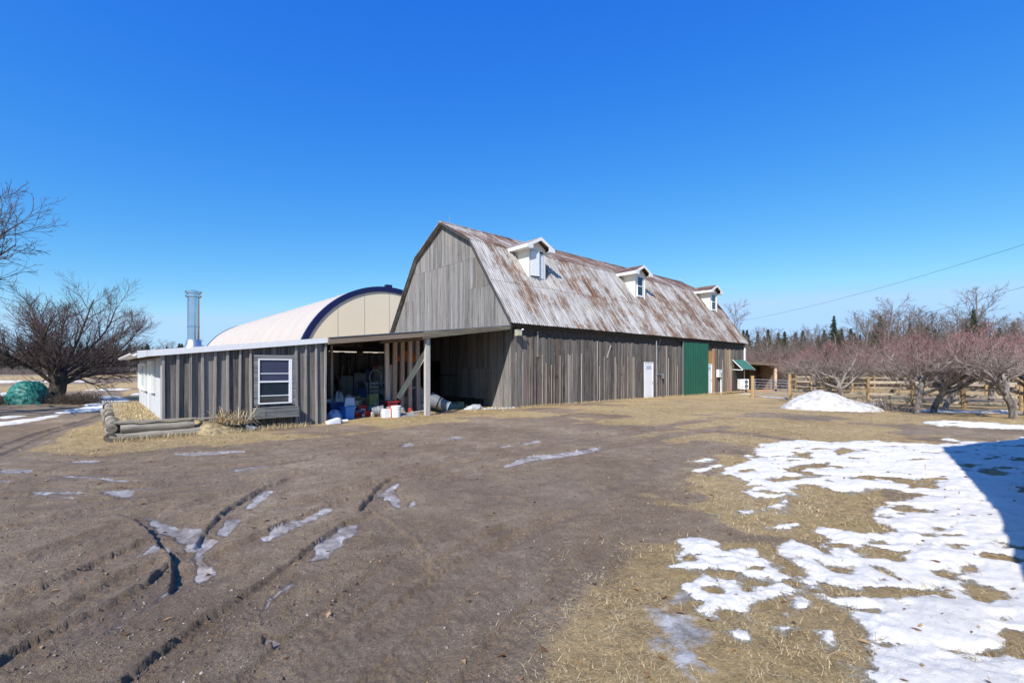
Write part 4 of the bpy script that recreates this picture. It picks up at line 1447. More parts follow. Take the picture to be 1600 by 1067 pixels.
bs = [s_of(p) for p in edges_px]
rnd = random.Random(9)
allb = bs + [s_of(462), s_of(477), s_of(493), s_of(507)]
WA, WB = s_of(397), s_of(459)                                  # window casing
for i in range(len(allb) - 1):
    a, b = allb[i], allb[i + 1]
    mid = (a + b) / 2
    zb = 0.0
    if a < WA - .1 and b > WA + .3:
        # the bay holding the window: boards above and below
        n_b = 4
        for k in range(n_b):
            u0 = a + (b - a) * k / n_b; u1 = a + (b - a) * (k + 1) / n_b - .006
            board('front_board', M['shed'], shed, [(u0, -.05), (u1, -.05), (u1, .62), (u0, .62)], 'y', -.03, 0)
            board('front_board', M['shed'], shed, [(u0, 1.98), (u1, 1.98), (u1, roof_h(u1) - .14), (u0, roof_h(u0) - .14)], 'y', -.03, 0)
            if k: MB(F).prism([(u0 - .02, 2.05), (u0 + .02, 2.05), (u0 + .02, roof_h(u0) - .15), (u0 - .02, roof_h(u0) - .15)], 'y', -.055, -.031).build('batten', M['batten'], shed)
        continue
    pr = rnd.uniform(0, .008)
    zlo = -.05
    board('front_board', M['shed'], shed, [(a, zlo), (b - .01, zlo), (b - .01, roof_h(b) - .14), (a, roof_h(a) - .14)], 'y', -.03 - pr, -pr)
for i, a in enumerate(allb):
    w_ = rnd.uniform(.025, .032)
    tilt = rnd.uniform(-.012, .012)
    MB(F).prism([(a - w_ + tilt, -.05), (a + w_ + tilt, -.05), (a + w_ - tilt, roof_h(a) - .15), (a - w_ - tilt, roof_h(a) - .15)], 'y', -.085 - rnd.uniform(0, .02), -.039).build('batten', M['batten'], shed)
    if i in (0,):
        MB(F).box(a - .06, a + .0, -.035, .0, -.05, roof_h(a) - .15).build('corner_board', M['endwall'], shed)
MB(F).prism([(-11.9, -.05), (-7.95, -.05), (-7.95, roof_h(-7.95) - .2), (-11.9, roof_h(-11.9) - .2)], 'y', .01, .04).build('wall_lining', M['dark'], shed)
# casing and window
wz0, wz1 = 0.62, 2.05
cas = MB(F)
cas.box(WA - .02, WA + .09, -.07, -.03, wz0 + .02, 2.02); cas.box(WB - .06, WB + .05, -.07, -.03, wz0 + .02, 2.02); cas.box(WA - .02, WB + .05, -.072, -.03, 1.99, 2.10)
cas.build('window_casing', M['sill'], shed)
x0, x1 = WA + .09, WB - .07
zb_, zt_ = 0.69, 1.99
wf = MB(F)
wf.box(x0, x0 + .035, -.085, -.03, zb_, zt_); wf.box(x1 - .085, x1, -.085, -.03, zb_, zt_)
wf.box(x0 + .035, x1 - .085, -.085, -.03, zt_ - .035, zt_); wf.box(x0 + .035, x1 - .085, -.085, -.03, zb_, zb_ + .035)
zm = zb_ + .64
wf.box(x0 + .035, x1 - .085, -.083, -.03, zm - .022, zm + .022)
win = wf.build('window', M['vinyl'], shed)
for z in (zb_ + .235, zm + .235):
    MB(F).box(x0 + .036, x1 - .086, -.068, -.045, z - .011, z + .011).build('window_bar', M['vinyl'], win)
MB(F).box(x0 + .036, x1 - .086, -.05, -.044, zb_ + .036, zm - .023).build('pane', M['glass'], win)
MB(F).box(x0 + .036, x1 - .086, -.056, -.049, zm + .023, zt_ - .036).build('pane', glass_mat('upper_glass', (0.05, 0.055, 0.09)), win)
# flower box under the window, and the dark splayed panel beneath it
fb = MB(F); fb.box(s_of(394), s_of(462), -.33, -.088, .30, .60)
fb.build('window_box', M['sill'], shed)

# end wall (faces left)
rnd = random.Random(12)
t = 0.0
EW = -11.94
WIN = [(1.6, 2.9, 1.02, 1.92), (4.3, 7.2, .98, 1.88)]
while t < SHD - .05:
    e = min(t + rnd.uniform(.22, .3), SHD)
    mid = (t + e) / 2
    pr = rnd.uniform(0, .01)
    inw = [w_ for w_ in WIN if w_[0] - .05 < mid < w_[1] + .05]
    zs = [(-.05, inw[0][2]), (inw[0][3], roof_h(EW) - .07)] if inw else [(-.05, roof_h(EW) - .07)]
    for a, b in zs:
        MB(F).prism([(t, a), (e - .006, a), (e - .006, b), (t, b)], 'x', EW - .03 - pr, EW - pr).build('end_board', M['endwall'], shed)
    t = e
for (a, b, c, d) in WIN:
    w_ = MB(F)
    w_.box(EW - .13, EW - .02, a, a + .09, c, d); w_.box(EW - .13, EW - .02, b - .09, b, c, d)
    w_.box(EW - .13, EW - .02, a + .09, b - .09, c, c + .07); w_.box(EW - .13, EW - .02, a + .09, b - .09, d - .07, d)
    ww = w_.build('window', M['vinyl'], shed)
    MB(F).box(EW - .055, EW - .045, a + .09, b - .09, c + .07, d - .07).build('pane', simple('pale_pane', (.35, .45, .42), .15), ww)
# gutter along the low eave, white soffit board
gt = []
for k in range(7):
    an = math.pi + math.pi * k / 6
    gt.append((.07 * math.cos(an), .07 * math.sin(an)))
gq = [(sA - .27 + p[0], roof_h(sA) - .08 + p[1]) for p in gt] + [(sA - .27 + p[0] * .88, roof_h(sA) - .08 + p[1] * .88) for p in reversed(gt)]
MB(F).prism(gq, 'y', -.1, SHD + .4).build('gutter', M['white'], shed)
MB(F).box(sA - .19, sA - .03, -.12, SHD + .2, roof_h(sA) - .13, roof_h(sA) - .115).build('soffit', M['white'], shed)
MB(F).prism([(sA - .20, roof_h(sA) - .20), (sA - .02, roof_h(sA) - .16), (sA - .02, roof_h(sA) - .0), (sA - .2, roof_h(sA) - .02)], 'y', -.16, -.125).build('white_fascia', M['white'], shed)

dkw = wood('dim_inner_boards', (0.12, 0.10, 0.085), (0.30, 0.25, 0.21))
# inner dividing wall, back wall boards with gaps of light
MB(F).box(-7.95, -7.90, 0, SHD, -.05, roof_h(-7.95) - .2).build('divider_wall', dkw, shed)
rnd = random.Random(21)
s = -7.9
dk = wood('dark_back_boards', (0.14, 0.115, 0.10), (0.36, 0.30, 0.26), contrast=1.2)
while s < -.1:
    e = min(s + rnd.uniform(.22, .36), -.08)
    mid = (s + e) / 2
    g_ = rnd.choice([.004, .006, .012])
    slit = -4.7 < mid < -1.5 and not (-3.2 < mid < -2.85)
    top = 2.52 + rnd.uniform(-.012, .02) if slit else roof_h(s) - .07
    MB(F).prism([(s, -.05), (e - g_, -.05), (e - g_, top), (s, top)], 'y', SHD - .03, SHD).build('back_board', dk, shed)
    s = e
MB(F).prism([(-4.9, 2.565), (-1.4, 2.565), (-1.4, roof_h(-1.4) - .03), (-4.9, roof_h(-4.9) - .03)], 'y', SHD - .07, SHD - .035).build('back_header', M['dark'], shed)
for sx in (-6.5, -5.2, -4.2, -3.4, -2.7, -1.9):
    MB(F).box(sx, sx + .09, SHD - .14, SHD - .04, -.05, 2.5).build('back_stud', dk, shed)
# half-wall inside: shelving shape (dark) near the back
MB(F).box(-6.5, -6.42, 3.2, 3.3, -.02, 2.6).build('inner_post', M['stud'], shed)
MB(F).box(-6.42, -5.2, 3.22, 3.28, 2.55, 2.75).build('inner_panel', M['dark'], shed)
# earth floor of the bay
floor_me = simple('packed_earth', (0.13, 0.105, 0.085), .95, var=.3, scale=3, bump=.5)

# main post, studs, brace, plywood
MB(F).box(s_of(663), s_of(669.5), -.12, .03, -.06, roof_h(-4.2) - .2).build('main_post', M['post'], shed)
for px, zt0 in ((605, 0), (617, 0), (628.5, 0), (640.5, 0), (653, 0)):
    sc_ = s_of(px, 1.3)
    l_ = random.uniform(-.03, .03)
    MB(F).hexa([(sc_ - .09 + l_, 1.25, -.05), (sc_ + .07 + l_, 1.25, -.05), (sc_ + .07 + l_, 1.35, -.05), (sc_ - .09 + l_, 1.35, -.05),
                (sc_ - .08 - l_, 1.25, roof_h(sc_) - .19), (sc_ + .07 - l_, 1.25, roof_h(sc_) - .19), (sc_ + .07 - l_, 1.35, roof_h(sc_) - .19), (sc_ - .08 - l_, 1.35, roof_h(sc_) - .19)]).build('stud', M['stud'], shed)
MB(F).box(s_of(603, 1.4), s_of(614, 1.4), 1.365, 1.385, .15, 1.85).build('plywood_panel', M['stud'], shed)
# beam carrying the studs' heads
MB(F).prism([(-5.4, roof_h(-5.4) - .32), (-3.5, roof_h(-3.5) - .32), (-3.5, roof_h(-3.5) - .2), (-5.4, roof_h(-5.4) - .2)], 'y', 1.22, 1.38).build('stud_plate', M['beam'], shed)
b0 = AT(665, 551, 16.98); b1 = AT(622, 622, 17.15)
MB().bar(b0, b1, .19, .04, up=(0, 1, 0)).build('diagonal_brace', M['brace'], shed)
# stall in the gable opening
MB(F).box(.3, .36, 5.45, 7.05, -.02, 1.1).build('stall_door', simple('old_red_boards', (.17, .05, .04), .85, var=.3), shed)
MB(F).box(-.09, -.045, 3.9, 5.5, 1.34, 1.39).build('wall_rail', M['dark'], shed)

# ---- chimney
ch_s, ch_t = s_of(302.5, 1.6), 1.6
CH = F @ Matrix.Translation((ch_s, ch_t, roof_h(ch_s) - .02))
chm = empty('chimney', CH, 'shiny stainless steel stovepipe chimney with a rain cap on the shed roof', 'chimney')
MB(CH).lathe([(.27, 0), (.27, .03), (.20, .12), (.185, .26), (.165, .27)], k=28).build('flashing', M['galv'], chm, smooth=True)
sec = MB(CH)
pr_ = [(.15, .2), (.15, .62), (.158, .63), (.158, .66), (.15, .67), (.15, 1.24), (.15, 1.50)]
sec.lathe(pr_, k=28)
smooth_by_angle(sec.build('pipe', M['silver'], chm), 30)
cp_ = MB(CH).lathe([(.16, 1.50), (.205, 1.51), (.205, 1.56), (.16, 1.57), (.16, 1.61), (.21, 1.62), (.21, 1.68), (.10, 1.71), (0.001, 1.72)], k=28).build('rain_cap', M['silver'], chm)
smooth_by_angle(cp_, 30)

# ------------------------------------------------------------------ things in the open bay
def thing_at(name, px, t, label, cat, group=None, rz=0.0, z=None):
    s_ = s_of(px, t)
    p = B(s_, t)
    zz = gz(p.x, p.y) + .012 if z is None else z
    T = Matrix.Translation((p.x, p.y, zz)) @ Matrix.Rotation(R(42) + rz, 4, 'Z')
    return empty(name, T, label, cat, group)


def tub(e, w0, w1, d0, d1, h, mat, name='tub_body', rim=True):
    T = WM[e]
    m_ = MB(T)
    th = .015
    o0 = [(-w0, -d0, 0), (w0, -d0, 0), (w0, d0, 0), (-w0, d0, 0)]
    o1 = [(-w1, -d1, h), (w1, -d1, h), (w1, d1, h), (-w1, d1, h)]
    i1 = [(-w1 + th, -d1 + th, h), (w1 - th, -d1 + th, h), (w1 - th, d1 - th, h), (-w1 + th, d1 - th, h)]
    i0 = [(-w0 + th, -d0 + th, th), (w0 - th, -d0 + th, th), (w0 - th, d0 - th, th), (-w0 + th, d0 - th, th)]
    fs = [(3, 2, 1, 0)]
    for k in range(4):
        k2 = (k + 1) % 4
        fs += [(k, k2, 4 + k2, 4 + k), (4 + k, 4 + k2, 8 + k2, 8 + k), (8 + k, 8 + k2, 12 + k2, 12 + k)]
    fs.append((12, 13, 14, 15))
    m_.add(o0 + o1 + i1 + i0, fs)
    b_ = m_.build(name, mat, e)
    if rim:
        r_ = MB(T)
        r_.box(-w1 - .02, w1 + .02, -d1 - .02, -d1 + .002, h - .05, h + .004); r_.box(-w1 - .02, w1 + .02, d1 - .002, d1 + .02, h - .05, h + .004)
        r_.box(-w1 - .02, -w1 + .002, -d1 + .003, d1 - .003, h - .05, h + .004); r_.box(w1 - .002, w1 + .02, -d1 + .003, d1 - .003, h - .05, h + .004)
        r_.build('rim', mat, e)
    return b_


def lump(e, rx, ry, rz_, mat, name, seed=1, amp=.25):
    k1, k2 = 22, 12
    T = WM[e]
    rg = np.random.default_rng(seed)
    V, Fc = [], []
    ph = rg.uniform(0, 6, 8)
    for i in range(k2 + 1):
        v = math.pi / 2 * i / k2
        for j in range(k1):
            u = 2 * math.pi * j / k1
            n_ = 1 + amp * (math.sin(3 * u + ph[0] + 2 * v) * .4 + math.sin(7 * u + ph[1] - 5 * v) * .3 + math.sin(13 * u + 9 * v + ph[2]) * .2)
            c_ = math.cos(v)
            V.append((rx * c_ * math.cos(u) * n_, ry * c_ * math.sin(u) * n_, rz_ * math.sin(v) * (1 + amp * .6 * math.sin(4 * u + ph[3] + v * 5))))
    for i in range(k2):
        for j in range(k1):
            j2 = (j + 1) % k1
            Fc.append((i * k1 + j, i * k1 + j2, (i + 1) * k1 + j2, (i + 1) * k1 + j))
    return MB(T).add(V, Fc).build(name, mat, e, smooth=True)


def pail(e, r0, r1, h, mat, rib=True, handle=True):
    T = WM[e]
    p_ = [(0.001, 0), (r0, 0), (r1 * .98, h * .8)]
    if rib: p_ += [(r1 + .012, h * .8), (r1 + .012, h * .83), (r1, h * .84), (r1, h * .92), (r1 + .014, h * .93), (r1 + .014, h)]
    p_ += [(r1 - .008, h), (r0 - .01, .01), (0.001, .01)]
    b_ = MB(T).lathe(p_, k=24).build('pail_body', mat, e)
    smooth_by_angle(b_, 30)
    if handle:
        MB(T).tube([((r1 + .02) * math.cos(a_), (r1 + .02) * math.sin(a_) * .25 - r1 * .6 * math.sin(a_), h * .86 - .16 * math.sin(a_)) for a_ in [math.pi * k / 10 for k in range(11)]], .004, 5).build('handle', M['galv'], e)


t_ = .55
e = thing_at('storage_tote', 543, .75, 'bright blue plastic tote with a greyish lid propped on it, left of the red crate', 'tote', rz=.2)
tub(e, .15, .19, .14, .18, .42, M['bluebin'])
MB(WM[e]).xf(I4).hexa([(-.19, -.12, .44), (.19, -.12, .44), (.22, -.08, .70), (-.12, -.08, .72), (-.19, -.10, .44), (.19, -.10, .44), (.22, -.06, .70), (-.12, -.06, .72)]).build('lid', simple('grey_blue_lid', (.35, .42, .55), .4), e)
e = thing_at('crumpled_bag', 522, .8, 'pale lavender plastic sack slumped beside the blue tote at the bay corner', 'bag', rz=.3)
lump(e, .30, .24, .30, M['bag'], 'sack', 3)
e = thing_at('laundry_basket', 524, 1.35, 'dark blue open basket standing behind the pale lavender sack', 'basket')
tub(e, .2, .26, .18, .24, .52, M['dkblue'])
e = thing_at('feed_bag', 529, 2.2, 'crumpled white and black bags heaped behind the blue tote', 'bags', rz=.4)
lump(e, .32, .26, .75, M['paper'], 'sack', 7, .35)
e = thing_at('feed_bag', 545, 2.0, 'pale crumpled sack lying above the bright blue tote', 'bag', rz=-.2)
lump(e, .25, .2, .66, M['paper'], 'sack', 9, .3)
e = thing_at('storage_crate', 564.5, 1.5, 'red box with a pale printed panel behind the red fuel cans', 'box')
tub(e, .16, .17, .13, .14, .36, M['red'])
MB(WM[e]).box(-.09, .09, -.155, -.142, .12, .26).build('printed_panel', simple('pale_print', (.7, .6, .58), .6, scale=40, var=.5), e)
e = thing_at('red_tub', 558.5, 1.1, 'left one of two small red tubs on the floor of the bay', 'tub', 'red tubs in the open bay')
tub(e, .11, .13, .09, .11, .17, M['red'])
MB(WM[e]).box(-.09, .09, -.07, .07, .17, .24).build('contents', M['clear'], e)
e = thing_at('red_tub', 573, 1.1, 'right one of two small red tubs, next to the grey bucket lying down', 'tub', 'red tubs in the open bay')
tub(e, .12, .14, .09, .11, .19, M['red'])
e = thing_at('grey_bucket', 589, .9, 'dusty grey bucket lying on its side on the bay floor', 'bucket')
T = WM[e] @ Matrix.Translation((-.2, 0, .17)) @ Matrix.Rotation(R(84), 4, 'Y') @ Matrix.Rotation(R(20), 4, 'X')
bk = MB(T).lathe([(0.001, 0), (.15, 0), (.18, .38), (.19, .38), (.19, .41), (.17, .41), (.14, .02), (.001, .02)], k=22).build('bucket_body', M['clear'], e); smooth_by_angle(bk, 30)
MB(T).lathe([(.181, .2), (.183, .2), (.185, .24), (.183, .24)], k=22).build('band', M['grey'], e)
e = thing_at('blue_bowl', 595, 2.0, 'dark blue plastic bowl behind the grey bucket', 'bowl')
MB(WM[e]).lathe([(0.001, .12), (.12, .12), (.22, .38), (.24, .38), (.23, .36), (.13, .10), (.001, .10)], k=22).build('bowl_body', M['dkblue'], e, smooth=True)
MB(WM[e]).box(-.16, .16, -.16, .16, 0, .10).build('foot', M['dkblue'], e)
e = thing_at('red_basket', 611, 1.0, 'dark red basin with clutter standing under the plywood panel', 'basin')
tub(e, .17, .22, .14, .17, .2, M['dkred'])
MB(WM[e]).tube([(-.1, 0, .1), (.22, .05, .42)], .012, 6).build('stick', M['tanwood'], e)
WM_e = WM[e]; e.location.z += .32; WM[e] = Matrix.Translation((0, 0, .32)) @ WM_e
e2 = thing_at('wooden_crate', 611, 1.0, 'pale plastic crate under the dark red basin', 'crate')
tub(e2, .2, .2, .16, .16, .32, simple('dirty_white_crate', (.45, .44, .44), .6), 'crate_body')
e = thing_at('white_pail', 619, .12, 'clean white plastic pail standing in the sun at the edge of the bay', 'pail')
pail(e, .145, .165, .40, M['pail'])
e = thing_at('white_jug', 603.5, .25, 'white plastic container with an orange-red end beside the white pail', 'container')
tub(e, .11, .11, .13, .13, .28, M['pail'], rim=False)
MB(WM[e]).box(-.11, .11, -.13, .13, .28, .30).build('lid', M['pail'], e)
MB(WM[e]).box(.115, .20, -.11, .11, .02, .33).build('red_end', simple('orange_red_plastic', (.72, .09, .03), .4), e)
e = thing_at('seed_sack', 582.5, 2.2, 'tall yellow patterned sack standing in front of the black chair', 'sack')
MB(WM[e]).hexa([(-.2, -.14, 0), (.2, -.14, 0), (.2, .14, 0), (-.2, .14, 0), (-.17, -.1, .72), (.19, -.1, .74), (.18, .1, .74), (-.18, .1, .72)]).build('sack_body', M['yelbox'], e)
e = thing_at('office_chair', 588, 2.9, 'black chair with a slatted back behind the yellow sack', 'chair')
MB(WM[e]).box(-.25, .25, -.22, .25, .45, .53).build('seat', M['black'], e)
bkx = MB(WM[e])
for z in (.75, .9, 1.05): bkx.box(-.22, .22, .2, .235, z, z + .10)
bkx.build('backrest', M['grey'], e)
for x_ in (-.24, .2):
    MB(WM[e]).box(x_, x_ + .04, .2, .24, 0, 1.18).build('leg', M['black'], e); MB(WM[e]).box(x_, x_ + .04, -.2, -.16, 0, .45).build('leg', M['black'], e)
e = thing_at('hand_truck', 565, 3.6, 'dark blue arched hand truck leaning inside the bay', 'hand truck')
ht = MB(WM[e]); ht.tube([(-.22, 0, 0), (-.22, .1, .95), (-.15, .13, 1.12), (0, .14, 1.2), (.15, .13, 1.12), (.22, .1, .95), (.22, 0, 0)], .025, 6)
ht.build('frame', M['dkblue'], e); MB(WM[e]).box(-.19, .19, -.02, .0, .05, .9).build('panel', M['dkblue'], e)
for x_ in (-.27, .25): MB(WM[e]).lathe([(0, 0), (.12, 0), (.12, .04), (0, .04)], (0, 0, 0), 12).xf(WM[e].inverted() @ WM[e] @ Matrix.Translation((x_, .05, .12)) @ Matrix.Rotation(R(90), 4, 'Y')).build('wheel', M['black'], e)
# tools leaning at the back left
for i, (px, t_, dx, hh) in enumerate(((525, 5.5, .5, 1.9), (533, 5.2, -.4, 1.7), (540, 5.6, .35, 1.8), (548, 5.0, -.5, 1.5))):
    e = thing_at('tool_handle', px, t_, ['leftmost', 'second from left', 'third from left', 'rightmost'][i] + ' long tool leaning at the dark back of the bay', 'tool', 'tool handles at the back of the bay')
    MB(WM[e]).tube([(0, 0, 0), (dx, .4, hh)], .018, 6).build('shaft', M['tanwood'], e)
    MB(WM[e]).box(-.1, .1, -.02, .02, 0.0, .16).build('tool_head', M['grey'], e)
# shelf with jars
sh = thing_at('shelf_rack', 596, 4.2, 'dark shelf rack crowded with small cans inside the bay', 'shelf')
for z in (.4, .8, 1.2, 1.6): MB(WM[sh]).box(-.5, .5, -.15, .2, z, z + .03).build('shelf_board', M['beam'], sh)
for x_ in (-.5, .46): MB(WM[sh]).box(x_, x_ + .04, -.15, -.11, 0, 1.9).build('upright', M['beam'], sh)
rnd = random.Random(4)
for z in (.43, .83, 1.23, 1.63):
    for k in range(5):
        c_ = rnd.choice(['grey', 'clear', 'dkred', 'black', 'paper', 'dkblue'])
        r_ = rnd.uniform(.04, .07); h_ = rnd.uniform(.1, .24)
        x_ = -.4 + k * .19
        p = WM[sh] @ Vector((x_, 0, z))
        tg = MB(Matrix.Translation(p)).lathe([(0.001, 0), (r_, 0), (r_, h_), (.001, h_)], k=10).build('can', M[c_])
        tag(tg, '%s can, %s on the %s shelf of the rack inside the bay' % ({'grey': 'grey', 'clear': 'pale grey', 'dkred': 'dark red', 'black': 'black', 'paper': 'whitish', 'dkblue': 'dark blue'}[c_], ['leftmost', 'second from left', 'in the middle', 'second from right', 'rightmost'][k], {.43: 'lowest', .83: 'second', 1.23: 'third', 1.63: 'top'}[z]), 'can', 'cans on the shelf rack')
# orange pieces hung behind the studs
for i, (xa, xb, ya, yb) in enumerate(((620.5, 627, 556, 564.5), (630, 637, 548, 564), (643, 651, 555, 565.5), (643, 647, 549, 556))):
    p0 = AT(xa, ya, 19.2); p1 = AT(xb, yb, 19.2)
    o_ = MB().box(p0.x, p1.x, 19.2, 19.24, p1.z, p0.z).build('orange_panel', M['orange'])
    tag(o_, ['orange plastic piece hung leftmost behind the rough studs', 'tall orange plastic piece hung between the second and third pair of studs',
             'orange plastic piece hung rightmost, low behind the studs', 'small orange plastic piece above the rightmost orange one'][i], 'panel', 'orange pieces behind the studs')
MB(F).bar((s_of(615, 2.2), 1.9, 2.15), (s_of(660, 1.9), 1.9, 2.30), .03, .04).build('hanging_rail', M['beam'], shed)
# galvanised drum, bin on its side, debris
e = thing_at('metal_drum', 653, 2.2, 'grey metal drum standing behind the rightmost stud', 'drum')
smooth_by_angle(MB(WM[e]).lathe([(0.001, 0), (.3, 0), (.3, .28), (.31, .29), (.3, .3), (.3, .58), (.31, .59), (.3, .6), (.3, .86), (.001, .86)], k=24).build('drum_body', simple('dull_grey_drum', (.25, .25, .27), .5, .3), e), 30)
e = thing_at('garbage_bin', 683, .75, 'pale grey translucent garbage bin lying on its side right of the main post', 'bin')
T = Matrix.Translation(WM[e].translation + Vector((-.30, .15, .50))) @ Matrix.Rotation(R(-5), 4, 'Z') @ Matrix.Rotation(R(112), 4, 'Y')
bb = MB(T).lathe([(0.001, 0), (.30, 0), (.24, .42), (.245, .43), (.24, .44), (.20, .82), (.19, .82), (.22, .4), (.28, .03), (.001, .03)], k=26).build('bin_body', M['clear'], e); smooth_by_angle(bb, 30)
MB(T).lathe([(.201, .80), (.215, .80), (.215, .83), (.19, .83)], k=26).build('blue_rim', simple('light_blue_rim', (.2, .36, .5), .4), e)
MB(T).lathe([(.253, .36), (.257, .36), (.249, .43), (.244, .43)], k=26).build('dark_band', M['black'], e)
e = thing_at('paving_slab', 634, .25, 'flat grey slab lying on the ground right of the white pail', 'slab')
MB(WM[e]).hexa([(-.35, -.22, 0), (.38, -.28, 0), (.34, .2, 0), (-.3, .24, 0), (-.35, -.22, .05), (.38, -.28, .03), (.34, .2, .10), (-.3, .24, .12)]).build('slab', simple('grey_slab', (.26, .25, .24), .9, bump=.4), e)
e = thing_at('green_tub', 707, 1.6, 'low grey green tub on the floor by the barn gable', 'tub')
tub(e, .3, .34, .2, .22, .2, simple('grey_green', (.12, .18, .16), .6))
e = thing_at('scrap_heap', 742, .75, 'little heap of pale crumpled scrap at the foot of the barn gable', 'scrap')
lump(e, .45, .2, .16, M['paper'], 'scrap', 17, .5)
rnd = random.Random(6)
for k in range(9):
    e = thing_at('field_stone', 758 + k * 5.5, .35 - k * .05, ['first', 'second', 'third', 'fourth', 'fifth', 'sixth', 'seventh', 'eighth', 'ninth'][k] + ' pale stone from the left in the row at the foot of the barn corner', 'stone', 'stones at the barn corner', rz=rnd.uniform(0, 6))
    lump(e, rnd.uniform(.05, .1), rnd.uniform(.05, .08), rnd.uniform(.04, .08), M['stone'], 'rock', 30 + k, .25)
# more clutter in the bay
def boxy(name, px, t, w, d, h, mat, label, cat, rz=0.0, z=None, flaps=False):
    e_ = thing_at(name, px, t, label, cat, rz=rz, z=z)
    T_ = WM[e_]
    MB(T_).hexa([(-w, -d, 0), (w, -d, 0), (w, d, 0), (-w, d, 0), (-w * .97, -d, h), (w * 1.02, -d * .98, h * .98), (w, d, h), (-w, d, h * 1.02)]).build('body', mat, e_)
    if flaps:
        MB(T_).hexa([(-w, -d, h), (w, -d, h), (w * 1.05, -d * 1.5, h + .06), (-w, -d * 1.55, h + .03), (-w, -d, h + .008), (w, -d, h + .008), (w * 1.05, -d * 1.5, h + .068), (-w, -d * 1.55, h + .038)]).build('flap', mat, e_)
        MB(T_).hexa([(-w, d, h), (w, d, h), (w, d * 1.3, h + .12), (-w, d * 1.3, h + .1), (-w, d, h + .01), (w, d, h + .01), (w, d * 1.3, h + .13), (-w, d * 1.3, h + .11)]).build('flap', mat, e_)
    else:
        MB(T_).box(-w * 1.03, w * 1.03, -d * 1.03, d * 1.03, h * 1.0, h * 1.0 + .03).build('lid', mat, e_)
    return e_


M['card'] = simple('worn_cardboard', (.42, .31, .20), .85, var=.25, scale=5)
boxy('cardboard_box', 574, 2.9, .2, .17, .42, M['card'], 'brown cardboard box with open flaps left of the yellow sack', 'box', .2, flaps=True)
boxy('cardboard_box', 556, 2.6, .2, .2, .5, M['card'], 'brown cardboard box behind the red crate in the bay', 'box', -.3, flaps=True)
boxy('storage_bin', 512, 2.4, .22, .2, .55, simple('pale_grey_bin', (.40, .40, .41), .6), 'pale grey lidded bin in the left corner of the bay', 'bin', .1)
boxy('toolbox', 571, 1.9, .17, .12, .22, M['dkred'], 'dark red toolbox behind the right red tub', 'toolbox', .1)
boxy('wood_crate', 634, 2.3, .22, .2, .55, M['card'], 'tan crate between the studs under the orange pieces', 'crate', .1)
boxy('wood_crate', 645, 3.2, .3, .25, .9, M['stud'], 'tall wooden crate behind the rightmost studs', 'crate', .3)
boxy('feed_bin', 585, 4.6, .6, .35, 1.05, simple('grey_freezer', (.34, .35, .37), .5), 'pale grey chest standing deep in the bay behind the chair', 'chest')
boxy('paint_can', 600, .7, .08, .08, .2, M['pail'], 'small white can behind the white container', 'can')
e = thing_at('hose_coil', 586, 3.4, 'coil of pale hose hanging deep in the bay', 'hose', z=1.35)
MB(WM[e]).tube([(.26 * math.cos(k * .45) + .01 * k * .1, .02 * math.sin(k), .30 * math.sin(k * .45)) for k in range(46)], .014, 6).build('hose', simple('pale_hose', (.4, .42, .36), .5), e)
e = thing_at('stray_plank', 648, .6, 'short pale plank lying across the ground right of the slab', 'plank')
MB(WM[e]).bar((-.5, 0, .05), (.55, .2, .09), .12, .03).build('plank', M['post'], e)
e = thing_at('stray_plank', 700, .35, 'thin dark plank lying in front of the bin on its side', 'plank')
MB(WM[e]).bar((-.55, 0, .03), (.5, .1, .04), .10, .03).build('plank', M['beam'], e)
for k_, (px, t_, ln, ti, lab) in enumerate(((517, 7.7, 1.5, .05, 'leftmost pale handle hung on the back wall of the bay'), (551, 7.7, 1.2, -.04, 'pale handle hung on the back wall above the hand truck'), (569, 7.7, 1.0, .03, 'short pale handle hung on the back wall right of the hand truck'))):
    e = thing_at('hung_tool', px, t_, lab, 'tool', z=.9)
    MB(WM[e]).tube([(0, 0, 0), (ti * 3, .3, ln)], .02, 6).build('shaft', M['tanwood'], e)
    MB(WM[e]).box(-.14, .14, 0, .03, -.02, .12).build('tool_head', M['grey'], e)
def jug(px, t, r, h, mat, label, cat='jug', cap='black', z=None):
    e_ = thing_at('jug', px, t, label, cat, z=z)
    b_ = MB(WM[e_]).lathe([(.001, 0), (r, 0), (r, h * .68), (r * .55, h * .86), (r * .3, h * .9), (r * .3, h), (.001, h)], k=14).build('bottle_body', mat, e_)
    smooth_by_angle(b_, 40)
    MB(WM[e_]).lathe([(r * .34, h * .93), (r * .34, h * 1.04), (.001, h * 1.04)], k=10).build('cap', M[cap], e_)
    MB(WM[e_]).box(-r * .7, r * .7, -r * 1.06, -r * .9, h * .2, h * .5).build('label_patch', M['card'], e_)


jug(549, .95, .09, .30, M['pail'], 'white jug with a black cap standing between the blue tote and the red tubs')
jug(566.5, .85, .07, .24, M['dkblue'], 'small dark blue bottle in front of the two red tubs', 'bottle')
jug(582, .75, .06, .22, M['grey'], 'small grey bottle between the right red tub and the grey bucket', 'bottle')
jug(597, .62, .07, .26, M['grey'], 'grey bottle just left of the white container', 'bottle', 'red')
jug(629, .9, .08, .30, M['clear'], 'greyish bottle behind the paving slab', 'bottle')
jug(641, .95, .09, .26, M['dkred'], 'dark red can with a cap behind the paving slab', 'can', 'black')
jug(517, 1.0, .08, .28, M['grey'], 'grey jug at the foot of the shed corner inside the bay', 'jug')
jug(660, 1.6, .1, .34, M['pail'], 'white jug on the ground behind the main post', 'jug', 'dkblue')
boxy('small_box', 553, 1.7, .13, .1, .5, simple('beige_box', (.48, .42, .30), .8), 'tall beige box standing just left of the red crate', 'box', .3)
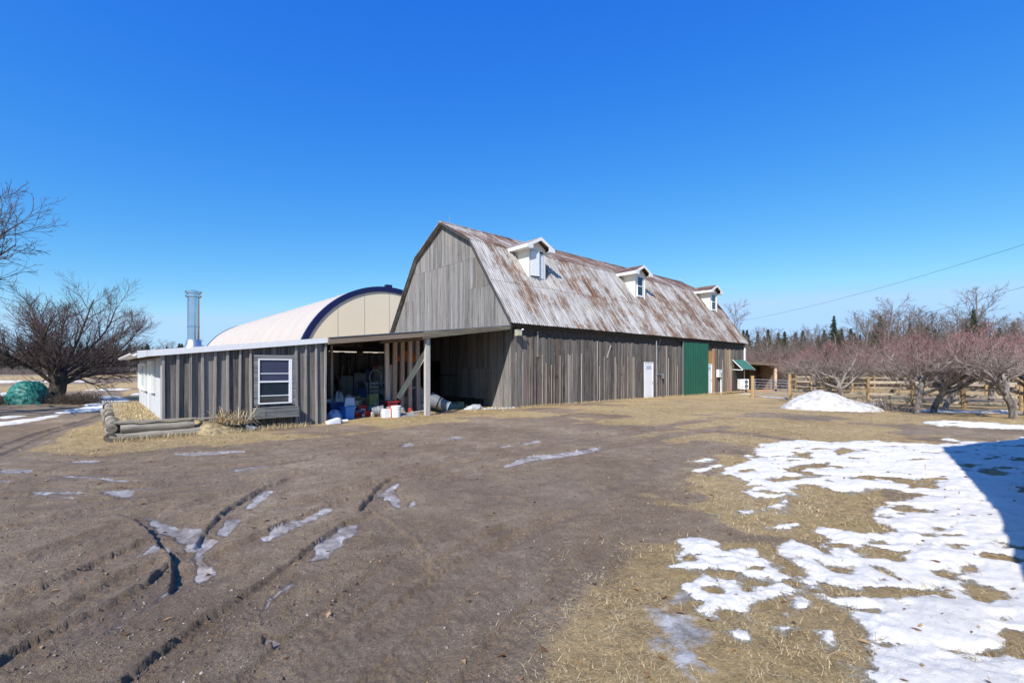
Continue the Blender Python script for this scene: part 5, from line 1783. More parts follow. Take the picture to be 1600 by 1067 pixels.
boxy('small_box', 579, 1.5, .12, .1, .3, simple('teal_box', (.06, .22, .24), .6), 'small teal box behind the right red tub', 'box', -.2)
boxy('small_box', 592, 1.3, .13, .11, .34, M['card'], 'small brown box just behind the lying grey bucket', 'box', .4, flaps=True)
boxy('small_box', 604, 1.9, .12, .1, .62, simple('navy_box', (.03, .05, .12), .6), 'narrow navy box leaning by the plywood panel', 'box', .2)
boxy('small_box', 622, 1.1, .13, .1, .28, simple('dusty_white_box', (.5, .49, .46), .7), 'dusty white box at the foot of the second stud', 'box', -.3)
boxy('small_box', 716, 1.9, .2, .16, .22, simple('olive_box', (.2, .2, .13), .7), 'low olive box by the barn gable behind the grey green tub', 'box', .2)
for k_, (px, t_, c_) in enumerate(((540, 7.3, 'grey'), (560, 7.2, 'clear'), (577, 7.4, 'dkblue'), (590, 7.2, 'grey'))):
    boxy('stored_box', px, t_, .3, .2, 1.3 + .15 * k_, M[c_], ['grey', 'pale grey', 'dark blue', 'wide grey'][k_] + ' cabinet against the dark back wall of the bay', 'cabinet', 0)
# white downspout scraps by the shed corner
e = thing_at('downspout_piece', 520, -.32, 'crumpled white downspout piece lying at the shed corner', 'downspout', rz=.15)
MB(WM[e]).hexa([(-.22, -.14, 0), (.20, -.12, 0), (.22, .12, 0), (-.16, .14, 0), (-.18, -.10, .12), (.20, -.10, .16), (.18, .08, .17), (-.2, .12, .08)]).build('sheet', M['white'], e)
e = thing_at('downspout_piece', 538, -.30, 'short round white pipe lying just right of the crumpled white piece', 'pipe')
MB(WM[e]).tube([(-.1, 0, .05), (.11, .02, .05)], .05, 12).build('pipe', M['white'], e)
e = thing_at('downspout_piece', 394, -.35, 'short white downspout end poking from the grass below the shed window', 'downspout', rz=-.5)
MB(WM[e]).hexa([(-.14, -.05, .02), (.12, -.06, -.02), (.12, .06, -.02), (-.14, .05, .02), (-.14, -.05, .13), (.12, -.06, .07), (.12, .06, .07), (-.14, .05, .13)]).build('spout', M['white'], e)

# ------------------------------------------------------------------ RAISED BED with logs
PB = F @ Matrix.Translation((-12.9, -.5, 0))
pb = empty('raised_bed', PB, 'raised bed edged with old grey logs round the left corner of the shed', 'planter')
rnd = random.Random(8)


def log(a, b, r, name='log', square=False):
    a, b = Vector(a), Vector(b)
    n_ = 9
    pts, rad = [], []
    for i in range(n_):
        u = i / (n_ - 1)
        pts.append(a.lerp(b, u) + Vector((0, rnd.uniform(-.012, .012), rnd.uniform(-.012, .012))))
        rad.append(r * rnd.uniform(.9, 1.06))
    return smooth_by_angle(MB(F).tube(pts, rad, 9).build(name, M['log'], pb), 50)


log((-12.98, -.52, .11), (-11.2, -.44, .09), .12)
log((-12.78, -.50, .31), (-11.35, -.42, .28), .115)
MB(F).hexa([(-12.9, -.58, .425), (-11.3, -.50, .41), (-11.3, -.36, .41), (-12.9, -.40, .425), (-12.9, -.58, .47), (-11.3, -.50, .455), (-11.3, -.36, .455), (-12.9, -.40, .47)]).build('top_plank', M['log'], pb)
MB(F).hexa([(-11.28, -.34, .40), (-9.9, -.22, .36), (-9.9, -.14, .36), (-11.28, -.22, .40), (-11.28, -.34, .43), (-9.9, -.22, .39), (-9.9, -.14, .39), (-11.28, -.22, .43)]).build('top_plank', M['batten'], pb)
MB(F).box(-12.66, -12.58, -.5, -.42, .47, .53).build('block', M['log'], pb)
y_ = -.62
k = 0
while y_ < 8.6:                                 # the left side: short rounds and stones end to end
    L_ = rnd.uniform(.5, .9)
    MBs = [((-12.93 + rnd.uniform(-.04, .04), y_, .12), (-12.95 + rnd.uniform(-.04, .04), y_ + L_, .12), rnd.uniform(.11, .14)),
           ((-12.9 + rnd.uniform(-.04, .04), y_ + .05, .33), (-12.9 + rnd.uniform(-.04, .04), y_ + L_ - .03, .33), rnd.uniform(.10, .13))]
    for a, b, r_ in MBs: log(a, b, r_)
    y_ += L_ + rnd.uniform(.01, .05)
# soil
gx = np.linspace(-12.95, -9.2, 40); gy = np.concatenate([np.linspace(-1.15, -.5, 12), np.linspace(-.4, 8.8, 48)])
X, Yv = np.meshgrid(gx, gy)
zz = .40 + .05 * fbm(X, Yv, 1.5, 3, 5) + .03 * fbm(X, Yv, 8, 2, 6)
fall = sst(-11.5, -9.6, X) * (Yv < 1.2)
zz = zz * (1 - fall) + -.05 * fall
zz = np.where(X > -9.6, -.1, zz)
fr_ = sst(-1.15, -.3, Yv) * sst(-11.45, -11.1, X)
zz = np.where(Yv < -.35, (zz + .1) * fr_ - .1, zz)
zz = np.minimum(zz, .42)
V = [(a, b, c) for a, b, c in zip(X.ravel(), Yv.ravel(), zz.ravel())]
Fq = [(j * 40 + i, j * 40 + i + 1, (j + 1) * 40 + i + 1, (j + 1) * 40 + i) for j in range(59) for i in range(39) if not (X[j, i] > -11.98 and Yv[j, i] > 0.0)]
soil_m = simple('straw_soil', (0.36, 0.28, 0.15), .95, var=.3, scale=9, bump=.8, dirt=(.16, .12, .07))
MB(F).add(V, Fq).build('soil', soil_m, pb, smooth=True)


def straw_clump(name, label, pts, n_, Lr, seed, up=(.1, .6), w=.0035, cat='grass', mat=None):
    rg = np.random.default_rng(seed)
    V, Fc, A_ = [], [], []
    for i in range(n_):
        c_ = pts[rg.integers(len(pts))]
        x_, y_, z_ = c_[0] + rg.normal(0, c_[3]), c_[1] + rg.normal(0, c_[3]), c_[2]
        az = rg.uniform(0, 6.28); L_ = rg.uniform(*Lr); u_ = rg.uniform(*up)
        d = np.array([math.cos(az) * (1 - u_ * .6), math.sin(az) * (1 - u_ * .6), u_]); d /= np.linalg.norm(d)
        sd_ = np.array([-math.sin(az), math.cos(az), 0]) * w
        p0 = np.array([x_, y_, z_]); p1 = p0 + d * L_ * .6; p2 = p0 + d * L_ + np.array([0, 0, -L_ * .25])
        k = len(V)
        V += [p0 - sd_, p0 + sd_, p1 - sd_ * .8, p1 + sd_ * .8, p2]
        Fc += [(k, k + 1, k + 3), (k, k + 3, k + 2), (k + 2, k + 3, k + 4)]
        t__ = np.clip(rg.normal(.55, .25), 0, 1); A_ += [(t__, t__, t__, 1)] * 5
    me = raw_mesh(name, np.array(V), np.array(Fc), mat or bpy.data.materials['dry_grass_blade'], attr=A_)
    o = link_mesh(name, me)
    tag(o, label, cat, kind='stuff')
    return o


# small dead stalks on the bed and by the window
def frp(s_, t_, z_, sp): p = B(s_, t_, z_); return (p.x, p.y, p.z, sp)


straw_clump('dead_stalks', 'bundle of long pale dead stalks flopped over the right end of the raised bed', [frp(-10.7, -.45, .3, .10), frp(-10.4, -.5, .22, .15)], 170, (.35, .95), 3, (.15, .8), .006, 'dead plants')
straw_clump('dead_weeds', 'tangled dry weeds in front of the logs and below the shed window', [frp(-12.7 + .25 * k, -.75 + .02 * k, 0, .12) for k in range(17)], 2600, (.06, .26), 4, (.2, 1.2), .003, 'weeds')
straw_clump('bed_grass', 'dry yellow grass growing on the raised bed beside the shed end wall', [frp(-12.45 + .3 * (k % 2), .2 + .35 * k, .40, .18) for k in range(22)], 6000, (.05, .16), 5, (.1, .9), .004, 'grass')
straw_clump('wall_foot_grass', 'fringe of dry grass along the foot of the long barn wall', [frp(.1 + .3 * k, -.12, 0 - .1 * k * .3 / 24, .09) for k in range(80)], 9000, (.06, .2), 6, (.2, 1.2), .005, 'grass')

# ------------------------------------------------------------------ RIDING ARENA behind
ar_t0, ar_t1 = 20.0, 62.0
AR = F @ Matrix.Translation((4.5, ar_t0, 0))
ar = empty('riding_arena', AR, 'white fabric riding arena with a navy blue arched end trim behind the barn', 'arena')
RA, HC, SC = 7.3, 0.95, 4.5
def arch(k, r=RA, n_=48):
    a_ = math.pi * k / n_
    return (SC - r * math.cos(a_), HC + r * math.sin(a_))


n_ = 48
V, Fq = [], []
npan = 14
steps = npan * 4
for j in range(steps + 1):
    t_ = ar_t0 + (ar_t1 - ar_t0) * j / steps
    dip = 0.09 * math.sin(math.pi * (j % 4) / 4)
    for k in range(n_ + 1):
        p = arch(k, RA - dip, n_)
        V.append((p[0], t_, p[1]))
for j in range(steps):
    for k in range(n_):
        a = j * (n_ + 1) + k
        Fq.append((a, a + 1, a + n_ + 2, a + n_ + 1))
MB(F).add(V, Fq).build('roof_fabric', M['fabric'], ar, smooth=True)
for tt in (ar_t0 + .02, ar_t1 - .02):
    pl = [arch(k, RA - .02, n_) for k in range(n_ + 1)] + [(SC + RA - .02, -.3), (SC - RA + .02, -.3)]
    MB(F).prism(pl, 'y', tt - .03, tt + .03).build('end_wall', M['fabric2'], ar)
for tt in (ar_t0, ar_t1):
    V, Fq = [], []
    for k in range(n_ + 1):
        for r_, y_ in ((RA + .06, tt - .10), (RA + .06, tt + .22), (RA - .34, tt + .22 * 0 - .02), (RA - .34, tt - .10)):
            p = arch(k, r_, n_); V.append((p[0], y_, p[1]))
    for k in range(n_):
        for m_ in range(4):
            a = k * 4 + m_; b = k * 4 + (m_ + 1) % 4
            Fq.append((a, b, b + 4, a + 4))
    MB(F).add(V, Fq).build('arch_trim', M['navy'], ar, smooth=False)
seam_m = simple('fabric_seam', (.50, .44, .37), .6)
for j in range(1, npan):
    tt = ar_t0 + (ar_t1 - ar_t0) * j / npan
    MB(F).tube([(arch(k, RA + .005, n_)[0], tt, arch(k, RA + .005, n_)[1]) for k in range(n_ + 1)], .035, 5).build('fabric_seam', seam_m, ar)
for xx_ in (-4.2, -2.1, 0, 2.1, 4.2):
    zt_ = HC + math.sqrt((RA - .36) ** 2 - xx_ ** 2)
    MB(F).box(SC + xx_ - .02, SC + xx_ + .02, ar_t0 - .025, ar_t0 - .012, 0, zt_).build('panel_seam', seam_m, ar)
MB(F).box(SC - .25, SC + .25, ar_t0 - .1, ar_t0 + .3, HC + RA + .05, HC + RA + .25).build('ridge_vent', M['navy'], ar)
for sx in (SC - RA, SC + RA): MB(F).box(sx - .05, sx + .05, ar_t0, ar_t1, -.3, HC + .02).build('side_wall', M['fabric2'], ar)

# ------------------------------------------------------------------ TREES
def tube_arrays(branches, k):
    """branches: list of (pts Nx3, radii N); returns verts, quads"""
    V, Q = [], []
    off = 0
    ang = np.arange(k) * 2 * np.pi / k
    ca, sa = np.cos(ang), np.sin(ang)
    for pts, rad in branches:
        n_ = len(pts)
        d = np.empty_like(pts)
        d[1:-1] = pts[2:] - pts[:-2]; d[0] = pts[1] - pts[0]; d[-1] = pts[-1] - pts[-2]
        d /= np.linalg.norm(d, axis=1)[:, None] + 1e-9
        ref = np.array([0.31, 0.17, 0.93]) if abs(d[0, 2]) < .8 else np.array([0.93, 0.2, 0.3])
        a = np.cross(d, ref); a /= np.linalg.norm(a, axis=1)[:, None] + 1e-9
        b = np.cross(d, a)
        ring = pts[:, None, :] + rad[:, None, None] * (a[:, None, :] * ca[None, :, None] + b[:, None, :] * sa[None, :, None])
        V.append(ring.reshape(-1, 3))
        i = np.arange(n_ - 1)[:, None] * k + off; j = np.arange(k)[None, :]; j2 = (j + 1) % k
        Q.append(np.stack([i + j, i + j2, i + k + j2, i + k + j], -1).reshape(-1, 4))
        off += n_ * k
    return np.concatenate(V), np.concatenate(Q)


class Tree:
    def __init__(self, seed):
        self.r = np.random.default_rng(seed)
        self.b = {}

    def grow(self, p, d, L, r, lev, spec):
        g = self.r
        sp = spec[lev]
        n_ = sp['n']
        pts = [p.copy()]; d = d / np.linalg.norm(d)
        for i in range(n_):
            d = d + g.normal(0, sp['jit'], 3) + np.array([0, 0, sp['up']])
            d /= np.linalg.norm(d)
            zm_ = sp.get('zmin')
            if zm_ and p[2] < zm_ and lev > 0: d[2] = abs(d[2]) * .6 + .28; d /= np.linalg.norm(d)
            p = p + d * L / n_
            pts.append(p.copy())
        pts = np.array(pts)
        rad = r * (1 - (1 - sp.get('tip', .35)) * np.linspace(0, 1, n_ + 1))
        rad = np.maximum(rad, sp.get('minr', .004))
        self.b.setdefault(lev, []).append((pts, rad))
        if lev + 1 < len(spec):
            c = spec[lev + 1]
            k = c['count'] if isinstance(c['count'], int) else int(max(1, round(c['count'] * L)))
            ph = g.uniform(0, 6.28)
            for j in range(k):
                u = c['from'] + (1 - c['from']) * (j + g.uniform(0, 1)) / k
                u = min(u, .999)
                q = u * n_; i0 = int(q); fr = q - i0
                q0 = pts[i0] * (1 - fr) + pts[i0 + 1] * fr
                dd = pts[i0 + 1] - pts[i0]; dd /= np.linalg.norm(dd)
                ph += 2.4 + g.normal(0, .5)
                ref = np.array([0, 0, 1.]) if abs(dd[2]) < .9 else np.array([1., 0, 0])
                a = np.cross(dd, ref); a /= np.linalg.norm(a); b_ = np.cross(dd, a)
                an = math.radians(g.uniform(*c['ang']))
                nd = dd * math.cos(an) + (a * math.cos(ph) + b_ * math.sin(ph)) * math.sin(an)
                if c.get('flat'): nd[2] *= c['flat']
                cl = L * g.uniform(*c['len']) * (1 - c.get('taper', .5) * u)
                if 'abs' in c: cl = g.uniform(*c['abs'])
                cr = min(rad[i0] * c.get('rr', .6), r * c.get('rr', .6))
                self.grow(q0, nd, cl, cr, lev + 1, spec)

    def mesh(self, levels, k, name, mat):
        br = [x for lv in levels for x in self.b.get(lv, [])]
        V, Q = tube_arrays(br, k)
        me = bpy.data.meshes.new(name)
        me.vertices.add(len(V)); me.vertices.foreach_set('co', V.astype(np.float32).ravel())
        nf = len(Q)
        me.loops.add(nf * 4); me.loops.foreach_set('vertex_index', Q.ravel().astype(np.int32))
        me.polygons.add(nf)
        me.polygons.foreach_set('loop_start', np.arange(nf, dtype=np.int32) * 4)
        me.polygons.foreach_set('loop_total', np.full(nf, 4, dtype=np.int32))
        me.polygons.foreach_set('use_smooth', np.ones(nf, bool))
        me.update(calc_edges=True)
        me.materials.append(mat)
        return me


def put_tree(name, meshes, x, y, z, rz, sc, label, cat='tree', group=None, scz=None):
    T = Matrix.Translation((x, y, z)) @ Matrix.Rotation(rz, 4, 'Z') @ Matrix.Diagonal((sc, sc, scz or sc, 1))
    e = empty(name, T, label, cat, group)
    for nm, me in meshes:
        link_mesh(nm, me, e, I4)
    return e


UP = np.array([0, 0, 1.])
# the big spreading tree on the left
bt = Tree(21)
bt_spec = [
    dict(n=5, jit=.06, up=0, tip=.75),
    dict(count=17, n=9, jit=.085, up=.045, ang=(20, 80), len=(2.1, 3.3), taper=.15, rr=.27, tip=.25, **{'from': .4}),
    dict(count=10, n=6, jit=.11, up=.05, ang=(20, 48), len=(.35, .6), taper=.4, rr=.5, tip=.3, **{'from': .15}),
    dict(count=10, n=5, jit=.13, up=.035, ang=(20, 48), len=(.4, .7), taper=.4, rr=.5, tip=.3, minr=.006, **{'from': .12}),
    dict(count=7, n=3, jit=.14, up=.03, ang=(20, 45), len=(.45, .75), taper=.3, rr=.55, tip=.5, minr=.0045, **{'from': .15}),
]
bt.grow(np.zeros(3), np.array([.08, 0, 1.]), 1.75, .42, 0, bt_spec)
bt_m = [('trunk', bt.mesh([0], 10, 'trunk', M['bark2'])), ('crown', bt.mesh([1, 2], 6, 'crown', M['bark2'])), ('twigs', bt.mesh([3, 4], 3, 'twigs', M['twig_purple']))]
px_, y_ = 84, 23.2
x_ = (px_ - 800) / FPX * y_
put_tree('spreading_tree', bt_m, x_, y_, gz(x_, y_) - .05, 0, .93, 'large bare spreading tree with a thick trunk beside the green tarp', 'tree')
# suckers around the trunk base
br_m = None

# tree whose branches enter the top left of the frame
lt = Tree(33)
lt_spec = [
    dict(n=5, jit=.04, up=0, tip=.75),
    dict(count=12, n=9, jit=.07, up=.025, ang=(30, 75), len=(1.2, 1.9), taper=.2, rr=.27, tip=.2, **{'from': .35}),
    dict(count=12, n=6, jit=.09, up=.02, ang=(20, 45), len=(.3, .5), taper=.4, rr=.5, tip=.25, **{'from': .25}),
    dict(count=7, n=5, jit=.10, up=.015, ang=(20, 40), len=(.45, .7), taper=.4, rr=.5, tip=.3, minr=.006, **{'from': .15}),
    dict(count=3, n=3, jit=.10, up=.01, ang=(20, 40), len=(.4, .6), taper=.3, rr=.5, tip=.5, minr=.005, **{'from': .2}),
]
lt.grow(np.zeros(3), UP, 3.4, .3, 0, lt_spec)
lt_m = [('trunk', lt.mesh([0], 10, 'trunk', M['bark2'])), ('crown', lt.mesh([1, 2], 6, 'crown', M['bark2'])), ('twigs', lt.mesh([3, 4], 3, 'twigs', M['twig_purple']))]
put_tree('yard_tree', lt_m, -21.0, 15.2, 0, .6, 1.32, 'bare tree just outside the left edge whose branches reach into the sky', 'tree')

# orchard trees
def orchard(seed, lean):
    t_ = Tree(seed)
    spec = [
        dict(n=5, jit=.13, up=.02, tip=.8),
        dict(count=7, n=7, jit=.17, up=.03, zmin=1.25, ang=(40, 78), len=(1.2, 1.9), taper=.1, rr=.62, tip=.3, **{'from': .55}),
        dict(count=7, n=5, jit=.17, up=.08, zmin=1.35, ang=(30, 65), len=(.4, .65), taper=.35, rr=.5, tip=.3, **{'from': .2}),
        dict(count=8, n=4, jit=.14, up=.16, zmin=1.45, ang=(30, 65), len=(.45, .75), taper=.3, rr=.45, tip=.4, minr=.0055, **{'from': .12}),
        dict(count=6, n=3, jit=.12, up=.18, zmin=1.45, ang=(25, 60), len=(.4, .75), taper=.2, rr=.5, tip=.6, minr=.0045, **{'from': .1}),
    ]
    t_.grow(np.zeros(3), np.array([lean, .05, 1.]), 1.25, .10, 0, spec)
    return [('trunk', t_.mesh([0, 1], 8, 'trunk', M['bark'])), ('branches', t_.mesh([2, 3], 4, 'branches', M['twig_grey'])),
            ('twigs', t_.mesh([4], 3, 'twigs', M['shoot']))]


OT = [orchard(41, .45), orchard(42, -.25), orchard(43, .2), orchard(44, .6)]
orch = [  # px, y, template, rot, scale, label
    (1290, 24.5, 1, 2.0, .95, 'low gnarled apple tree standing directly behind the snow pile'),
    (1322, 22.3, 0, 2.6, 1.0, 'gnarled apple tree with a trunk leaning left at the right end of the snow pile'),
    (1434, 18.0, 2, .3, 1.0, 'apple tree with a thick pale upright trunk, first right of the fallen branches'),
    (1458, 18.8, 1, 1.2, .95, 'apple tree with a slim trunk close behind the thick pale one'),
    (1474, 20.6, 3, .2, .95, 'apple tree with a trunk leaning right between the slim one and the tall fence post'),
    (1583, 16.0, 0, 3.6, 1.0, 'nearest apple tree at the right edge with a pale cut base'),
    (1604, 17.6, 2, 4.0, 1.05, 'apple tree at the very right edge behind the nearest one'),
    (1380, 27.5, 3, 5.0, 1.1, 'apple tree in the second row beyond the fence, left part'),
    (1500, 25.5, 1, 3.0, 1.1, 'apple tree in the second row beyond the fence, middle part'),
    (1550, 24.0, 0, 1.0, 1.1, 'apple tree in the second row beyond the fence, right part'),
    (1275, 35.0, 2, 2.2, 1.0, 'greyish apple tree beyond the pipe gate'),
    (1430, 32.0, 0, 5.4, 1.2, 'apple tree in the third row, seen above the first pale trunk'),
    (1590, 22.0, 3, 2.5, 1.15, 'apple tree in the second row at the right edge'),
]
for px, y_, k, rz, sc, lab in orch:
    x_ = (px - 800) / FPX * y_
    put_tree('apple_tree', OT[k], x_, y_, gz(x_, y_) - .04, rz, sc * 1.16, lab, 'tree', 'apple trees by the fence')


# woodland deciduous trees
def wood_tree(seed, H=9.0, k3=5):
    t_ = Tree(seed)
    spec = [
        dict(n=8, jit=.035, up=.02, tip=.25),
        dict(count=16, n=6, jit=.09, up=.07, ang=(28, 60), len=(.32, .50), taper=.55, rr=.45, tip=.3, **{'from': .22}),
        dict(count=8, n=4, jit=.11, up=.06, ang=(22, 50), len=(.38, .6), taper=.4, rr=.5, tip=.3, minr=.011, **{'from': .2}),
        dict(count=k3, n=3, jit=.12, up=.05, ang=(22, 50), len=(.45, .8), taper=.3, rr=.5, tip=.5, minr=.009, **{'from': .12}),
    ]
    t_.grow(np.zeros(3), UP, H, .15, 0, spec)
    return [('trunk', t_.mesh([0], 6, 'trunk', M['woodsbark'])), ('crown', t_.mesh([1, 2, 3], 3, 'crown', M['twig_wood']))]


def conifer(seed, H=9.0, R0=2.5, mat='needles', open_=0.0):
    g = np.random.default_rng(seed)
    V, T_ = [], []
    trunk = MB(); trunk.tube([(0, 0, 0), (0, 0, H * .5), (0, 0, H)], [.14, .09, .02], 6)
    n_b = int(210)
    for i in range(n_b):
        u = (i + g.uniform(0, 1)) / n_b
        z = H * (.08 + .92 * u)
        L_ = R0 * (1 - u) ** .95 * g.uniform(.5, 1.1) * (.8 + .3 * math.sin(i * .55)) + .05
        az = i * 2.4 + g.normal(0, .3)
        dr = -.22 - .15 * (1 - u) if open_ == 0 else .15
        nn = max(3, int(L_ * 9))
        for j in range(nn):
            f = (j + .6) / nn
            c = np.array([math.cos(az) * L_ * f, math.sin(az) * L_ * f, z + dr * L_ * f + .12 * L_ * f * f])
            for q in range(4):
                v = g.normal(0, 1, 3); v[2] = v[2] * .45 - .15; v /= np.linalg.norm(v)
                sp = (.20 + .12 * (1 - f)) * (.35 + .65 * min(1, (1 - u) * 3))
                w_ = np.cross(v, g.normal(0, 1, 3)); w_ /= np.linalg.norm(w_) + 1e-6
                c2 = c + g.normal(0, .05, 3)
                kx = len(V)
                V += [c2 - w_ * .06, c2 + w_ * .06, c2 + v * sp * 1.5 * g.uniform(.8, 1.5)]
                T_.append((kx, kx + 1, kx + 2))
    me = raw_mesh('needles', np.array(V), np.array(T_), M[mat])
    tm = bpy.data.meshes.new('trunk'); tm.from_pydata(trunk.v, [], trunk.f); tm.materials.append(M['woodsbark'])
    return [('trunk', tm), ('needles', me)]


WT = [wood_tree(51), wood_tree(52), wood_tree(53), wood_tree(54, 9, 6)]
CT = [conifer(61, R0=3.3), conifer(62, R0=2.9), conifer(63, R0=3.7), conifer(64, R0=2.9, mat='needles2', open_=1)]


def tree_px(kind, k, px, top, y, label, group, sc=1.0, rz=None):
    x_ = (px - 800) / FPX * y
    z_ = float(base_height(np.array([x_]), np.array([y]))[0]) - .1
    H = CAM_H + (575 - top) / FPX * y - z_
    T = WT[k] if kind == 'w' else CT[k]
    h = H / (9.0 if kind == 'c' else 9.9)
    put_tree('bare_tree' if kind == 'w' else ('spruce_tree' if k < 3 else 'pine_tree'), T, x_, y, z_, rz if rz is not None else random.uniform(0, 6.28), h * sc, label, 'tree', group, scz=h)


GRR = 'trees beyond the orchard'
specific = [
    ('c', 0, 1167, 516, 62, 'small dark spruce at the far end of the barn roof, leftmost', 1.0),
    ('c', 1, 1184, 518, 66, 'slim spruce second from the barn roof end', .8),
    ('c', 2, 1200, 515, 60, 'spruce third from the barn roof end', 1.0),
    ('c', 1, 1226, 518, 58, 'spruce fourth from the barn roof end, right of a clear gap', 1.0),
    ('c', 0, 1303, 494, 60, 'tall pointed spruce above the snow pile', .8),
    ('c', 2, 1288, 516, 57, 'lower spruce just left of the tall pointed one', 1.0),
    ('c', 1, 1315, 514, 56, 'lower spruce just right of the tall pointed one', 1.0),
    ('c', 2, 1335, 521, 60, 'short spruce between the tall spruce and the ragged pine', 1.0),
    ('c', 3, 1375, 494, 55, 'ragged open pine in front of the round bare tree', .9),
    ('c', 3, 1368, 520, 50, 'low dark pine left of the ragged open pine', .9),
    ('c', 0, 1521, 484, 46, 'dark spruce under the tallest bare tree', .85),
    ('w', 0, 1384, 466, 80, 'round-crowned bare tree behind the ragged pine', 1.25),
    ('w', 1, 1525, 449, 62, 'tallest bare tree with forked upright limbs on the right', 1.2),
    ('w', 2, 1441, 484, 64, 'broad bare tree between the round-crowned and the tallest one', 1.5),
    ('w', 3, 1147, 473, 78, 'bare tree peeping over the far end of the barn roof', .9),
]
for kd, k, px, top, y_, lab, sc in specific:
    tree_px(kd, k, px, top, y_, lab, 'named trees beyond the orchard' if False else None, sc)
rnd = random.Random(77)
for i in range(46):
    px = 1165 + i * 10.2 + rnd.uniform(-6, 6)
    top = rnd.uniform(508, 538) if px < 1340 else rnd.uniform(484, 518)
    tree_px('w', rnd.randrange(4), px, top, rnd.uniform(44, 72), 'bare leafless tree in the wood behind the orchard', GRR, rnd.uniform(1.0, 1.5))
for i in range(26):
    px = 1160 + i * 17 + rnd.uniform(-8, 8)
    tree_px('c', rnd.randrange(3), px, rnd.uniform(510, 532) - (8 if px > 1340 else 0), rnd.uniform(60, 80), 'dark evergreen half hidden in the wood behind the orchard', 'evergreens in the wood behind the orchard', 1.1)
for i in range(44):
    px = 1160 + i * 10.5 + rnd.uniform(-6, 6)
    tree_px('w' if rnd.random() < .6 else 'c', rnd.randrange(3), px, rnd.uniform(525, 548) - (8 if px > 1350 else 0), rnd.uniform(80, 110), 'far small tree at the back of the wood behind the orchard', 'far trees at the back of the wood', rnd.uniform(1.4, 2.0))
# left treeline
for i in range(104):
    px = -70 + i * 3.7 + rnd.uniform(-3, 3)
    if rnd.random() < .6:
        tree_px('c', rnd.randrange(3), px, rnd.uniform(536, 550), rnd.uniform(125, 165), 'dark evergreen in the far treeline left of the shed', 'evergreens in the far left treeline', rnd.uniform(1.0, 1.5))
    else:
        tree_px('w', rnd.randrange(4), px, rnd.uniform(530, 548), rnd.uniform(120, 160), 'bare tree in the far treeline left of the shed', 'bare trees in the far left treeline', rnd.uniform(1.0, 1.5))


# undergrowth: brush that reads as a mass
def brush(name, label, pts, n_, Lr, seed, mat, minr=.008):
    g = np.random.default_rng(seed)
    br = []
    for i in range(n_):
        c_ = pts[g.integers(len(pts))]
        p = np.array([c_[0] + g.normal(0, c_[2]), c_[1] + g.normal(0, c_[2]), 0.0])
        p[2] = gz_fast(p[0], p[1])
        d = np.array([g.normal(0, .5), g.normal(0, .5), 1.]); d /= np.linalg.norm(d)
        L_ = g.uniform(*Lr)
        q = [p]
        for s_ in range(4):
            d = d + g.normal(0, .22, 3); d /= np.linalg.norm(d); q.append(q[-1] + d * L_ / 4)
        q = np.array(q)
        br.append((q, np.linspace(minr * 1.6, minr * .7, 5)))
        for s_ in range(3):
            k = g.integers(1, 4); d2 = d + g.normal(0, .6, 3); d2 /= np.linalg.norm(d2)
            br.append((np.array([q[k], q[k] + d2 * L_ * .25, q[k] + d2 * L_ * .45 + g.normal(0, .04, 3)]), np.array([minr, minr * .8, minr * .6])))
    V, Q = tube_arrays(br, 3)
    me = raw_mesh(name, V, Q, mat)
    o = link_mesh(name, me); tag(o, label, 'brush', kind='stuff')
    return o


def gz_fast(x, y): return gz(x, y) - .03


bp = []
for i in range(60):
    px = 1165 + i * 8; y_ = 42 + (i * 7 % 16)
    bp.append(((px - 800) / FPX * y_, y_, 1.5))
brush('bushes', 'reddish brown leafless bushes just beyond the open shelter', [((px - 800) / FPX * 46, 46, 1.2) for px in range(1160, 1260, 8)], 1500, (1.8, 3.6), 97, M['shoot'], .014)
brush('undergrowth', 'tangled brown undergrowth at the foot of the wood behind the fences', bp, 7500, (1.5, 5.0), 91, M['twig_wood'], .016)
bp = [((px - 800) / FPX * y_, y_, 3.0) for px in range(-80, 330, 10) for y_ in (118, 132)]
brush('far_undergrowth', 'brown scrub at the foot of the far left treeline', bp, 2000, (1.0, 2.4), 92, M['woodsbark'], .03)
bp = [((px - 800) / FPX * y_, y_, .35) for px, y_ in ((100, 22.6), (112, 22.4), (125, 22.2), (135, 22.0), (78, 22.4), (30, 22.0), (8, 22.0), (-10, 22), (120, 23.5))]
brush('brush_pile', 'low heap of dead sticks around the foot of the big left tree', bp, 1100, (.2, .6), 93, M['bark2'], .007)
bp = [((px - 800) / FPX * y_, y_, .3) for px, y_ in ((1375, 19.5), (1385, 19.3), (1395, 19.2), (1405, 19), (1365, 19.8))]
brush('fallen_branches', 'dark pruned branches on the ground just right of the snow pile', bp, 70, (.3, .8), 94, M['bark'], .008)

